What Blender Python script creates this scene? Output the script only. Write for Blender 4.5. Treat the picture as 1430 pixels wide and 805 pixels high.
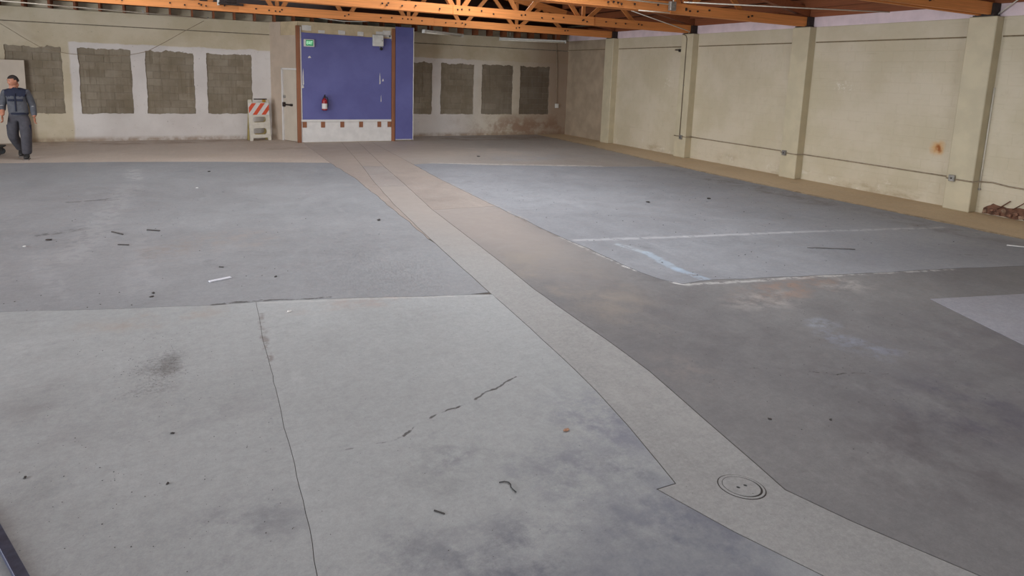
import bpy, bmesh, math, random
from mathutils import Vector, Matrix, noise
from mathutils.geometry import tessellate_polygon
from math import pi, sin, cos, radians, atan2, sqrt
random.seed(7)
SC = bpy.context.scene
COL = SC.collection
for _o in list(bpy.data.objects): bpy.data.objects.remove(_o, do_unlink=True)

# ------------------------------------------------------------------ camera
CAM_H = 2.145
PITCH, ROLL, YAW = radians(8.94), radians(1.956), radians(27.2)
fw = Vector((sin(YAW)*cos(PITCH), cos(YAW)*cos(PITCH), -sin(PITCH)))
rt = Vector((cos(YAW), -sin(YAW), 0)); up = rt.cross(fw)
R2 = rt*cos(ROLL) + up*sin(ROLL); U2 = -rt*sin(ROLL) + up*cos(ROLL)
cd = bpy.data.cameras.new('camera'); cam = bpy.data.objects.new('camera', cd); COL.objects.link(cam)
cam.matrix_world = Matrix(((R2.x, U2.x, -fw.x, 0), (R2.y, U2.y, -fw.y, 0), (R2.z, U2.z, -fw.z, CAM_H), (0, 0, 0, 1)))
cd.sensor_width = 36; cd.sensor_fit = 'HORIZONTAL'; cd.lens = 874.7/1430*36
cd.shift_y = -(402.5-241.2)/1430; cd.clip_start = .05; cd.clip_end = 200
SC.camera = cam

# ------------------------------------------------------------------ view, world, daylight
SC.view_settings.view_transform = 'Standard'; SC.view_settings.look = 'None'
SC.view_settings.gamma = 1; SC.view_settings.use_curve_mapping = False
SC.view_settings.exposure = 0.06
W = bpy.data.worlds.new('world'); SC.world = W; W.use_nodes = True
W.node_tree.nodes['Background'].inputs[0].default_value = (.62, .72, .9, 1)
W.node_tree.nodes['Background'].inputs[1].default_value = .6

def area(name, loc, direction, sx, sy, power, color=(1, 1, 1)):
    d = bpy.data.lights.new(name, 'AREA'); d.shape = 'RECTANGLE'; d.size = sx; d.size_y = sy
    d.energy = power; d.color = color
    o = bpy.data.objects.new(name, d); COL.objects.link(o); o.location = loc
    o.rotation_euler = Vector(direction).to_track_quat('-Z', 'Y').to_euler()
    return o
# daylight through the two open roller doors in the left wall, plus an added fill lamp behind the camera
area('daylight_left_door_near', (-8.9, 4.2, 1.75), (1, 0, -.05), 4.2, 3.2, 810, (.90, .955, 1))
area('daylight_left_door_far', (-8.9, 10.6, 1.75), (1, 0, -.05), 4.2, 3.2, 520, (.90, .955, 1))
area('front_fill', (2.0, -5.9, 1.75), (0, 1, -.05), 5.0, 3.2, 300, (.90, .955, 1))
# daylight through the roof lights
SKY = [(5.2, 3.9), (5.2, 7.8), (5.2, 11.4), (7.6, 15.0), (.9, 3.9), (.9, 7.8), (.9, 11.4), (-1.2, 15.0)]  # all unseen; the far right one is added to brighten the wall there
def roof_z(x): return 3.92 + 1.25*(1-((x-1.7)/10.7)**2)
for sx_, sy_ in SKY:
    area('roof_light', (sx_, sy_, roof_z(sx_)-.12), (0, 0, -1), 1.3, 2.2, 62 if sx_ > 7 else ((125 if sy_ < 4 else 165) if sx_ > 4 else (38 if sy_ < 4 else 85)), (.93, .97, 1))

# ------------------------------------------------------------------ materials
def lin(c):
    c = c/255.0
    return c/12.92 if c <= .04045 else ((c+.055)/1.055)**2.4
def rgb(r, g, b): return (lin(r), lin(g), lin(b), 1)
class NB:
    def __init__(s, name):
        s.m = bpy.data.materials.new(name); s.m.use_nodes = True
        s.t = s.m.node_tree; s.n = s.t.nodes; s.bsdf = s.n['Principled BSDF']; s._pos = None
    def node(s, typ, **kw):
        n = s.n.new(typ)
        for k, v in kw.items(): setattr(n, k, v)
        return n
    def put(s, sock, v):
        if hasattr(v, 'links') or isinstance(v, bpy.types.NodeSocket): s.t.links.new(v, sock)
        else: sock.default_value = v
    def math(s, op, a, b=0.0, c=0.0, clamp=False):
        n = s.node('ShaderNodeMath', operation=op, use_clamp=clamp)
        for i, v in enumerate((a, b, c)): s.put(n.inputs[i], v)
        return n.outputs[0]
    def vm(s, op, a, b=None, scale=None):
        n = s.node('ShaderNodeVectorMath', operation=op)
        s.put(n.inputs[0], a)
        if b is not None: s.put(n.inputs[1], b)
        if scale is not None: s.put(n.inputs['Scale'], scale)
        return n.outputs['Value'] if op in ('LENGTH', 'DOT_PRODUCT', 'DISTANCE') else n.outputs[0]
    def pos(s):
        if s._pos is None: s._pos = s.node('ShaderNodeNewGeometry').outputs['Position']
        return s._pos
    def noise(s, scale, detail=4, rough=.55, vec=None, stretch=None, dist=0.0):
        v = vec if vec is not None else s.pos()
        if stretch: v = s.vm('MULTIPLY', v, stretch)
        n = s.node('ShaderNodeTexNoise'); s.put(n.inputs['Vector'], v)
        n.inputs['Scale'].default_value = scale; n.inputs['Detail'].default_value = detail
        n.inputs['Roughness'].default_value = rough; n.inputs['Distortion'].default_value = dist
        return n.outputs['Fac']
    def step(s, x, lo, hi, a=0.0, b=1.0):
        n = s.node('ShaderNodeMapRange', interpolation_type='SMOOTHSTEP')
        s.put(n.inputs[0], x)
        for i, v in zip((1, 2, 3, 4), (lo, hi, a, b)): s.put(n.inputs[i], v)
        return n.outputs[0]
    def mix(s, f, a, b, mode='MIX'):
        n = s.node('ShaderNodeMix', data_type='RGBA', blend_type=mode)
        s.put(n.inputs[0], f); s.put(n.inputs[6], a); s.put(n.inputs[7], b)
        return n.outputs[2]
    def sep(s, v=None):
        n = s.node('ShaderNodeSeparateXYZ'); s.put(n.inputs[0], v if v is not None else s.pos()); return n.outputs
    def seg(s, a, b, w, soft, vec=None):
        """1 near the segment a-b (3-D points), falling to 0 past w"""
        p = vec if vec is not None else s.pos()
        ab = Vector(b)-Vector(a); l2 = max(ab.length_squared, 1e-9)
        pa = s.vm('SUBTRACT', p, tuple(a))
        t = s.math('DIVIDE', s.vm('DOT_PRODUCT', pa, tuple(ab)), l2, clamp=True)
        q = s.vm('SUBTRACT', pa, s.vm('SCALE', tuple(ab), scale=t))
        return s.step(s.vm('LENGTH', q), w, w+soft, 1.0, 0.0)
    def blob(s, c, r, vec=None):
        """1 in the middle of an ellipsoid with radii r, 0 past its rim"""
        p = s.vm('DIVIDE', s.vm('SUBTRACT', vec if vec is not None else s.pos(), tuple(c)), tuple(r))
        return s.step(s.vm('LENGTH', p), .25, 1.0, 1.0, 0.0)
    def box01(s, x, lo, hi, e):
        return s.math('MULTIPLY', s.step(x, lo-e, lo+e), s.step(x, hi-e, hi+e, 1.0, 0.0))
    def finish(s, color, rough=.7, metal=0.0, bump=None, bump_d=.002, spec=.5):
        s.put(s.bsdf.inputs['Base Color'], color); s.put(s.bsdf.inputs['Roughness'], rough)
        s.bsdf.inputs['Metallic'].default_value = metal
        s.bsdf.inputs['Specular IOR Level'].default_value = spec
        if bump is not None:
            b = s.node('ShaderNodeBump'); b.inputs['Distance'].default_value = bump_d; b.inputs['Strength'].default_value = .6
            s.put(b.inputs['Height'], bump); s.put(s.bsdf.inputs['Normal'], b.outputs[0])
        return s.m
def plain(name, c, rough=.6, var=.12, scale=8, metal=0.0, spec=.5, bump=0.0):
    b = NB(name); n = b.noise(scale, 4)
    k = b.step(n, .3, .7)
    lo = tuple(v*(1-var) for v in c[:3])+(1,); hi = tuple(min(1, v*(1+var)) for v in c[:3])+(1,)
    return b.finish(b.mix(k, lo, hi), rough, metal, b.noise(scale*6, 3) if bump else None, bump or .001, spec)

def wood(name, c, axis='x', var=.35, rough=.6):
    b = NB(name)
    st = {'x': (.6, 14, 22), 'y': (14, .6, 22), 'z': (14, 14, .6)}[axis]
    g = b.noise(1.6, 5, .6, stretch=st, dist=.6); big = b.noise(.8, 3, stretch=(.5, 1, 2))
    rnd = b.node('ShaderNodeObjectInfo').outputs['Random']
    k = b.math('ADD', b.math('MULTIPLY', b.step(g, .25, .75), .5), b.math('MULTIPLY', b.step(big, .3, .7), .3))
    k = b.math('ADD', k, b.math('MULTIPLY', rnd, .25))
    lo = tuple(v*(1-var) for v in c[:3])+(1,); hi = tuple(min(1, v*(1+var*.7)) for v in c[:3])+(1,)
    return b.finish(b.mix(k, lo, hi), rough, 0, g, .001, .35)

def concrete(name, ca, cb, marks=(), fine=.06, rough=.62, spec=.35, big=.5, speck=True):
    """worn floor concrete: two tones mottled, scuffs, specks, then the marks of this slab"""
    b = NB(name)
    n1 = b.noise(big, 5, .6); n2 = b.noise(2.7, 6, .65, dist=.4); n3 = b.noise(38, 4, .7)
    k = b.math('ADD', b.math('MULTIPLY', b.step(n1, .36, .64), .6), b.math('MULTIPLY', b.step(n2, .32, .68), .4))
    col = b.mix(k, ca, cb)
    sc = b.noise(1.3, 6, .7, stretch=(2.2, .55, 1), dist=.3)
    col = b.mix(b.step(sc, .56, .72, 0, .22), col, tuple(min(1, v*1.35) for v in cb[:3])+(1,))
    dk = b.noise(1.1, 7, .72, stretch=(1, 1, 1), dist=.8)
    col = b.mix(b.step(dk, .56, .70, 0, .30), col, tuple(v*.62 for v in ca[:3])+(1,))
    col = b.mix(1.0, col, b.mix(b.step(n3, .3, .7), (1-fine,)*3+(1,), (1+fine*.6,)*3+(1,)), 'MULTIPLY')
    n4 = b.noise(13, 7, .78); n5 = b.noise(120, 3, .6)
    col = b.mix(1.0, col, b.mix(b.step(n4, .28, .72), (.90, .90, .905, 1), (1.07, 1.07, 1.07, 1)), 'MULTIPLY')
    col = b.mix(1.0, col, b.mix(b.step(n5, .25, .75), (.94, .94, .94, 1), (1.05, 1.05, 1.05, 1)), 'MULTIPLY')
    s1 = b.noise(4.0, 7, .75, stretch=(.5, 3.2, 1), dist=.5)
    col = b.mix(b.step(s1, .60, .70, 0, .28), col, tuple(v*.72 for v in ca[:3])+(1,))
    s2 = b.noise(5.0, 7, .75, stretch=(2.6, .6, 1), dist=.5)
    col = b.mix(b.step(s2, .60, .72, 0, .25), col, tuple(min(1, v*1.3) for v in cb[:3])+(1,))
    if speck:
        sp = b.noise(55, 2, .5)
        col = b.mix(b.step(sp, .735, .77, 0, .55), col, rgb(45, 43, 42))
    wob = b.vm('ADD', b.pos(), b.vm('SCALE', b.vm('SUBTRACT', b.node_noise_vec(6.0), (.5, .5, .5)), scale=.10))
    wob2 = b.vm('ADD', b.pos(), b.vm('SCALE', b.vm('SUBTRACT', b.node_noise_vec(2.2), (.5, .5, .5)), scale=.5))
    brk = b.noise(7, 4, .7)
    for mk in marks:
        if mk[0] == 'seg':
            _, a, c, w, soft, colr, st, broken = mk
            f = b.seg((a[0], a[1], 0), (c[0], c[1], 0), w, soft, wob)
            if broken: f = b.math('MULTIPLY', f, b.step(brk, .27+.22*broken, .40+.22*broken))
        else:
            _, c, r, colr, st, broken = mk
            f = b.blob((c[0], c[1], 0), (r[0], r[1], 1), wob2)
            if broken: f = b.math('MULTIPLY', f, b.step(b.noise(broken, 6, .75), .4, .66))
        col = b.mix(b.math('MULTIPLY', f, st), col, colr)
    rr = b.step(n2, .3, .7, rough-.1, rough+.1)
    return b.finish(col, rr, 0, n3, .0004, spec)
def _nnv(s, scale):
    n = s.node('ShaderNodeTexNoise'); s.put(n.inputs['Vector'], s.pos()); n.inputs['Scale'].default_value = scale
    n.inputs['Detail'].default_value = 3
    return n.outputs['Color']
NB.node_noise_vec = _nnv

# ------------------------------------------------------------------ mesh helpers
def link(o, parent=None):
    COL.objects.link(o)
    if parent is not None: o.parent = parent
    return o
def obj(name, me, mat=None, parent=None):
    o = bpy.data.objects.new(name, me)
    if mat is not None and me is not None and not me.materials: me.materials.append(mat)
    return link(o, parent)
def empty(name, loc=(0, 0, 0), rz=0.0):
    o = bpy.data.objects.new(name, None); o.location = loc; o.rotation_euler = (0, 0, rz); o.empty_display_size = .1
    return link(o)
def tag(o, label=None, cat=None, group=None, kind=None):
    if label: o['label'] = label
    if cat: o['category'] = cat
    if group: o['group'] = group
    if kind: o['kind'] = kind
    return o
def bm_mesh(bm, name='mesh', smooth=False):
    bmesh.ops.recalc_face_normals(bm, faces=bm.faces)
    me = bpy.data.meshes.new(name); bm.to_mesh(me); bm.free()
    if smooth:
        for p in me.polygons: p.use_smooth = True
    return me
def add_box(bm, a, b, M=None):
    vs = [Vector((x, y, z)) for x in (a[0], b[0]) for y in (a[1], b[1]) for z in (a[2], b[2])]
    if M is not None: vs = [M @ v for v in vs]
    v = [bm.verts.new(p) for p in vs]
    for f in ((0, 1, 3, 2), (4, 6, 7, 5), (0, 4, 5, 1), (2, 3, 7, 6), (0, 2, 6, 4), (1, 5, 7, 3)): bm.faces.new([v[i] for i in f])
    return v
def box_mesh(a, b, bevel=0.0, M=None, seg=1):
    bm = bmesh.new(); add_box(bm, a, b, M)
    if bevel: bmesh.ops.bevel(bm, geom=bm.edges[:], offset=bevel, segments=seg, affect='EDGES', profile=.7)
    return bm_mesh(bm)
def box(name, a, b, mat, parent=None, bevel=0.0, M=None): return obj(name, box_mesh(a, b, bevel, M), mat, parent)
def add_tube(bm, pts, r, n=8, cap=True):
    pts = [Vector(p) for p in pts]; rs = r if isinstance(r, (list, tuple)) else [r]*len(pts)
    rings = []; prev = None
    for i, p in enumerate(pts):
        d = (pts[min(i+1, len(pts)-1)]-pts[max(i-1, 0)]).normalized()
        ref = prev if prev is not None else (Vector((0, 0, 1)) if abs(d.z) < .9 else Vector((1, 0, 0)))
        a = (ref-d*ref.dot(d)).normalized(); b = d.cross(a); prev = a
        rings.append([bm.verts.new(p+(a*cos(2*pi*k/n)+b*sin(2*pi*k/n))*rs[i]) for k in range(n)])
    for i in range(len(rings)-1):
        for k in range(n): bm.faces.new((rings[i][k], rings[i][(k+1) % n], rings[i+1][(k+1) % n], rings[i+1][k]))
    if cap:
        bm.faces.new(rings[0][::-1]); bm.faces.new(rings[-1])
def tube(name, pts, r, mat, parent=None, n=8, smooth=True):
    bm = bmesh.new(); add_tube(bm, pts, r, n); return obj(name, bm_mesh(bm, smooth=smooth), mat, parent)
def add_bar(bm, p, q, w, d, side=Vector((0, 1, 0))):
    """rectangular bar from p to q: w across (in the plane normal to side), d along side"""
    p, q = Vector(p), Vector(q); t = (q-p).normalized(); s = (side-t*side.dot(t)).normalized(); u = t.cross(s)
    v = []
    for e in (p, q):
        for i, j in ((-1, -1), (1, -1), (1, 1), (-1, 1)): v.append(bm.verts.new(e+u*(i*w/2)+s*(j*d/2)))
    for f in ((3, 2, 1, 0), (4, 5, 6, 7), (0, 1, 5, 4), (1, 2, 6, 5), (2, 3, 7, 6), (3, 0, 4, 7)): bm.faces.new([v[i] for i in f])
def bar(name, p, q, w, d, mat, parent=None, side=Vector((0, 1, 0))):
    bm = bmesh.new(); add_bar(bm, p, q, w, d, side); return obj(name, bm_mesh(bm), mat, parent)
def lathe(prof, n=20, axis=Vector((0, 0, 1))):
    bm = bmesh.new(); rings = []
    for r, z in prof: rings.append([bm.verts.new((r*cos(2*pi*k/n), r*sin(2*pi*k/n), z)) for k in range(n)])
    for i in range(len(rings)-1):
        for k in range(n): bm.faces.new((rings[i][k], rings[i][(k+1) % n], rings[i+1][(k+1) % n], rings[i+1][k]))
    bm.faces.new(rings[0][::-1]); bm.faces.new(rings[-1])
    return bm_mesh(bm, smooth=False)
def eval_mesh(o):
    dg = bpy.context.evaluated_depsgraph_get(); dg.update()
    me = bpy.data.meshes.new_from_object(o.evaluated_get(dg)); return me
def plate_with_holes(outer, holes, thick):
    """flat plate in local XY with holes, thickness along Z, as a mesh"""
    cu = bpy.data.curves.new('plate', 'CURVE'); cu.dimensions = '2D'; cu.fill_mode = 'BOTH'; cu.extrude = thick/2
    for ring in [outer]+list(holes):
        sp = cu.splines.new('POLY'); sp.points.add(len(ring)-1); sp.use_cyclic_u = True
        for p, c in zip(sp.points, ring): p.co = (c[0], c[1], 0, 1)
    o = bpy.data.objects.new('plate', cu); COL.objects.link(o)
    me = eval_mesh(o); bpy.data.objects.remove(o, do_unlink=True); bpy.data.curves.remove(cu)
    return me
def xform(me, M): me.transform(M); return me
XZ = Matrix(((1, 0, 0, 0), (0, 0, -1, 0), (0, 1, 0, 0), (0, 0, 0, 1)))     # local XY -> world XZ
def ragged(pts, step, amp, seed, amp_top=None):
    """resample a closed ring and roughen it"""
    out = []; n = len(pts)
    for i in range(n):
        a, b = Vector(pts[i]), Vector(pts[(i+1) % n]); L = (b-a).length; m = max(1, int(L/step))
        for k in range(m):
            p = a.lerp(b, k/m)
            q = Vector((p.x*5.1+seed*3.7, p.y*5.1, seed)); q2 = Vector((p.x*17+seed, p.y*17, seed*2.1))
            s = amp
            if amp_top and abs(a.y-b.y) < 1e-6 and a.y > 1.5: s = amp_top
            out.append((p.x+s*(noise.noise(q)+.6*noise.noise(q2)), p.y+s*(noise.noise(q+Vector((9, 4, 2)))+.8*noise.noise(q2+Vector((3, 8, 1))))))
    return out

# ------------------------------------------------------------------ shared materials
XW, XP, YB = 12.35, 12.13, 19.85
M = {}
M['white_paint'] = plain('white_paint', rgb(214, 210, 206), .55, .06, 5)
M['white_metal'] = plain('white_metal', rgb(205, 203, 196), .45, .08, 9)
M['galvanised'] = plain('galvanised', rgb(150, 146, 140), .45, .2, 20, .6)
M['conduit_paint'] = plain('conduit_paint', rgb(150, 134, 112), .6, .2, 15)
M['conduit_white'] = plain('conduit_white', rgb(226, 220, 205), .5, .08, 12)
M['black'] = plain('black_rubber', rgb(28, 27, 28), .6, .2, 20)
M['dark_iron'] = plain('dark_iron', rgb(48, 38, 34), .6, .3, 20, .3)
M['wood_chord'] = wood('wood_chord', rgb(214, 138, 78), 'x')
M['wood_web'] = wood('wood_web', rgb(190, 122, 68), 'z')
M['wood_joist'] = wood('wood_joist', rgb(136, 80, 50), 'y')
M['wood_deck'] = wood('wood_deck', rgb(98, 58, 40), 'y', .4)
M['wood_post'] = wood('wood_post', rgb(142, 92, 64), 'z')

# right wall paint: cream over block, a rust bloom, scuffs, grime low down
def right_wall_paint():
    b = NB('cream_wall_paint'); z = b.sep()[2]
    n = b.noise(.9, 5, .6); n2 = b.noise(6, 6, .7)
    col = b.mix(b.step(n, .35, .65), rgb(196, 184, 158), rgb(207, 195, 173))
    col = b.mix(b.step(n2, .55, .72, 0, .22), col, rgb(176, 160, 134))
    col = b.mix(b.math('MULTIPLY', b.step(b.noise(3.5, 6, .75), .58, .68), b.step(z, .05, .5, .7, .06)), col, rgb(222, 214, 200))
    col = b.mix(b.math('MULTIPLY', b.step(b.noise(2.0, 5, .7, stretch=(1, .5, 1.4)), .5, .68), b.step(z, 0, .42, .55, 0)), col, rgb(150, 126, 92))
    lines = b.noise(1.5, 5, .7, stretch=(1, .7, 16))
    col = b.mix(b.step(lines, .60, .70, 0, .22), col, rgb(160, 143, 116))
    wob = b.vm('ADD', b.pos(), b.vm('SCALE', b.vm('SUBTRACT', b.node_noise_vec(9.0), (.5, .5, .5)), scale=.16))
    col = b.mix(b.math('MULTIPLY', b.blob((12.345, 6.73, 1.04), (.4, .17, .2), wob), .75), col, rgb(204, 150, 84))
    col = b.mix(b.math('MULTIPLY', b.blob((12.345, 6.73, 1.04), (.3, .075, .10), wob), .95), col, rgb(150, 84, 30))
    col = b.mix(b.math('MULTIPLY', b.blob((12.345, 8.75, 2.12), (.4, .34, .16), wob), b.step(b.noise(14, 5, .7), .52, .6, 0, .8)), col, rgb(226, 220, 208))
    col = b.mix(b.math('MULTIPLY', b.blob((12.345, 14.3, 2.05), (.4, .3, .25), wob), b.step(b.noise(14, 5, .7), .52, .6, 0, .7)), col, rgb(222, 214, 198))
    return b.finish(col, .62, 0, b.noise(40, 4, .7), .002, .35)
M['cream'] = right_wall_paint()
M['cream_dark'] = plain('darker_cream', rgb(168, 150, 128), .7, .12, 2.2)  # darker, browner cream for the last bay only
M['cream_grime'] = plain('cream_pilaster', rgb(196, 184, 156), .6, .07, 3)
M['lilac'] = plain('lilac_paint', rgb(222, 202, 206), .7, .07, 4)

def back_wall_paint():
    b = NB('back_wall_paint'); X, Y, Z = b.sep()
    wv = b.noise(3, 4, .6)
    n = b.noise(1.1, 5, .6); n2 = b.noise(7, 6, .7)
    cream = b.mix(b.step(n, .35, .65), rgb(190, 177, 150), rgb(203, 191, 168))
    white = b.mix(b.step(n, .3, .7), rgb(206, 199, 194), rgb(217, 211, 206))
    zz = b.math('ADD', Z, b.math('MULTIPLY', b.math('SUBTRACT', wv, .5), .12))
    xx = b.math('ADD', X, b.math('MULTIPLY', b.math('SUBTRACT', wv, .5), .10))
    f = b.math('MULTIPLY', b.step(zz, 2.56, 2.60, 1, 0), b.step(xx, -2.80, -2.74))
    f = b.math('MULTIPLY', f, b.step(xx, 7.6, 9.6, 1, .25))
    col = b.mix(f, cream, white)
    col = b.mix(b.step(n2, .58, .72, 0, .25), col, rgb(168, 152, 128))
    # water and soil stains towards the far right corner and along the foot
    st = b.math('MULTIPLY', b.step(X, 6.9, 10.8), b.step(Z, .35, .95, 1, 0))
    col = b.mix(b.math('MULTIPLY', st, b.step(b.noise(2.1, 6, .7), .42, .6, 0, .75)), col, rgb(140, 100, 76))
    ft = b.math('MULTIPLY', b.step(Z, .03, .16, 1, 0), b.step(b.noise(3, 5, .7), .35, .6, .2, .8))
    col = b.mix(ft, col, rgb(150, 128, 106))
    col = b.mix(b.math('MULTIPLY', b.step(b.noise(22, 3, .6), .70, .73), .6), col, rgb(96, 84, 76))
    col = b.mix(b.step(X, 9.4, 12.0, 0, .75), col, rgb(128, 102, 82))  # whole wall turns darker brown towards its right end
    return b.finish(col, .65, 0, b.noise(30, 4, .7), .002, .3)
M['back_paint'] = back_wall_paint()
def block_mat():
    b = NB('bare_concrete_block')
    rnd = b.node('ShaderNodeObjectInfo').outputs['Random']
    n = b.noise(1.7, 5, .65); drip = b.noise(2.4, 5, .65, stretch=(5, 1, .35))
    col = b.mix(b.step(n, .3, .7), rgb(132, 120, 101), rgb(154, 144, 128))
    col = b.mix(b.math('MULTIPLY', rnd, .5), col, rgb(118, 107, 90))
    col = b.mix(b.step(drip, .55, .72, 0, .5), col, rgb(98, 86, 70))
    col = b.mix(b.step(drip, .44, .30, 0, .3), col, rgb(168, 158, 142))
    X = b.sep()[0]
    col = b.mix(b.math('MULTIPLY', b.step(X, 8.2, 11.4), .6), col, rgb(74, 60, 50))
    return b.finish(col, .85, 0, b.noise(60, 4, .7), .003, .2)
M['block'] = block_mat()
M['mortar'] = plain('mortar', rgb(130, 119, 103), .9, .2, 12, bump=.003)

# ------------------------------------------------------------------ floor
def rough_line(pts, step=.22, amp=.012, seed=1.0):
    out = []
    for i in range(len(pts)-1):
        a, b = Vector((*pts[i], 0)), Vector((*pts[i+1], 0)); m = max(1, int((b-a).length/step))
        for k in range(m):
            p = a.lerp(b, k/m); q = Vector((p.x*2.3+seed, p.y*2.3, seed))
            d = (b-a).normalized(); nn = Vector((-d.y, d.x, 0))
            s = 0 if (i == 0 and k == 0) else amp
            p = p+nn*s*(noise.noise(q)+.5*noise.noise(q*4)); out.append((p.x, p.y))
    out.append(tuple(pts[-1])); return out
TL = rough_line([(3.88, 18.6), (3.70, 17.0), (3.40, 14.3), (3.10, 12.0), (2.86, 9.75), (2.70, 7.72), (2.62, 6.47), (2.57, 5.6), (2.52, 4.7), (2.45, 3.65), (2.42, 3.3), (2.35, 2.86), (2.27, 2.48), (2.236, 2.305)], amp=.008)
TLS = [(2.236, 2.305), (2.112, 2.309), (2.25, 1.90), (2.42, 1.50), (2.8, .75), (3.4, -.5)]
TR = rough_line([(4.36, 18.6), (4.18, 17.0), (3.80, 13.7), (3.54, 11.2), (3.30, 9.1), (3.185, 7.4), (3.09, 6.1), (3.02, 5.3), (2.995, 4.6), (2.985, 4.0), (2.95, 3.4), (2.82, 2.52), (2.74, 2.02), (2.85, 1.71), (3.06, 1.23), (3.5, .3), (3.9, -.5)], amp=.007, seed=2)
GRL = rough_line([(4.52, 13.8), (4.40, 11.4), (4.36, 9.05), (4.36, 8.0), (4.35, 7.0), (4.39, 6.4), (4.39, 5.6), (4.45, 5.07), (4.58, 4.85)], amp=.03, seed=3)
GRB = rough_line([(4.58, 4.85), (4.92, 4.85), (6.5, 4.45), (8.1, 4.07), (9.0, 3.84), (10.78, 3.38)], amp=.03, seed=4)
GLR = rough_line([(2.77, 14.5), (2.82, 12.0), (2.76, 9.9), (2.66, 7.5)], amp=.03, seed=5)
GLB = rough_line([(-9.0, 8.45), (-1.53, 6.47), (-1.0, 6.29), (.10, 5.98), (.455, 5.93), (1.08, 5.77), (2.56, 5.31)], amp=.02, seed=6)
GLT = rough_line([(-9.0, 16.9), (-3.5, 15.95), (-1.66, 15.7), (.41, 15.25), (2.77, 14.5)], amp=.03, seed=7)
GRT = rough_line([(4.52, 13.8), (5.0, 13.9), (6.48, 13.2), (8.8, 12.4), (10.75, 11.9)], amp=.06, seed=8)
CURB = rough_line([(11.15, 18.6), (11.05, 15.7), (10.75, 11.9), (10.72, 8.4), (10.80, 6.2), (10.78, 3.38)], amp=.05, seed=9)
CURB2 = [(10.78, 3.38), (10.72, 1.0), (10.7, -.5)]
VJ = rough_line([(.455, 5.93), (.43, 5.1), (.425, 4.2), (.42, 3.3), (.40, 2.45), (.36, -.5)], amp=.012, seed=10, step=.1)
def idx_near(line, y): return min(range(len(line)), key=lambda i: abs(line[i][1]-y))
def cut(line, y0, y1):
    i, j = idx_near(line, y0), idx_near(line, y1); return line[i:j+1]

def slab(ring, mat, gap=.004, parent=None):
    ring = [Vector(p) for p in ring]
    ring = [p for i, p in enumerate(ring) if (p-ring[i-1]).length > 1e-4]
    A = sum(ring[i-1].x*ring[i].y-ring[i].x*ring[i-1].y for i in range(len(ring)))
    if A < 0: ring.reverse()
    n = len(ring); ins = []
    for i in range(n):
        d1 = (ring[i]-ring[i-1]).normalized(); d2 = (ring[(i+1) % n]-ring[i]).normalized()
        nn = Vector((-d1.y-d2.y, d1.x+d2.x)); L = nn.length
        nn = nn/L if L > 1e-3 else Vector((-d1.y, d1.x))
        k = gap/max(.35, nn.dot(Vector((-d1.y, d1.x)))); ins.append(ring[i]+nn*k)
    bm = bmesh.new(); vs = [bm.verts.new((p.x, p.y, 0)) for p in ins]
    for tri in tessellate_polygon([[Vector((p.x, p.y, 0)) for p in ins]]): bm.faces.new([vs[k] for k in tri])
    lo = [bm.verts.new((p.x, p.y, -.03)) for p in ins]
    for i in range(n): bm.faces.new((vs[i], lo[i], lo[(i+1) % n], vs[(i+1) % n]))
    return obj('slab', bm_mesh(bm, 'slab'), mat, parent)

TAN1, TAN2 = rgb(148, 137, 130), rgb(162, 151, 144)
DRT = rgb(120, 98, 76)
white_e, pale = rgb(196, 194, 192), rgb(188, 196, 206)
mk_left = [('blob', (-1.28, 11.4), (.16, .05), rgb(70, 68, 68), .8, 0), ('seg', (-1.5, 11.33), (-1.1, 11.33), .015, .03, rgb(82, 80, 80), .8, .5),
           ('seg', (-1.74, 11.3), (-1.58, 11.3), .02, .02, rgb(90, 88, 88), .7, 0), ('seg', (-1.70, 9.26), (-1.30, 9.43), .05, .06, rgb(92, 92, 94), .8, .8),
           ('blob', (.35, 8.3), (.9, .7), rgb(150, 140, 134), .5, 4.0), ('blob', (-.35, 8.0), (.5, .6), rgb(140, 128, 120), .5, 5.0),
           ('seg', (-1.0, 12.6), (-1.25, 8.0), .06, .25, rgb(180, 180, 182), .25, .6), ('seg', (-1.1, 14.4), (-.98, 13.2), .05, .16, rgb(190, 190, 190), .4, .8),
           ('seg', (-.6, 8.6), (-.5, 6.6), .03, .2, rgb(172, 172, 176), .2, .7), ('seg', (-1.6, 8.2), (-1.1, 6.6), .02, .14, rgb(172, 172, 176), .2, .7),
           ('seg', (.1, 6.0), (.5, 5.97), .012, .02, rgb(62, 58, 56), .8, .5), ('seg', (.5, 5.96), (1.1, 5.8), .01, .012, rgb(62, 58, 56), .8, .5)]
crack1 = [(.69, 3.326), (.9, 3.31), (1.027, 3.319), (1.16, 3.386), (1.358, 3.479), (1.45, 3.49), (1.571, 3.512), (1.77, 3.601), (1.99, 3.707)]
ck = rgb(62, 58, 56)
mk_nb = [('seg', crack1[i], crack1[i+1], .002 if i < 2 else .005, .007, ck, .85 if i > 1 else .5, .2 if i > 1 else .5) for i in range(len(crack1)-1)]
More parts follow.
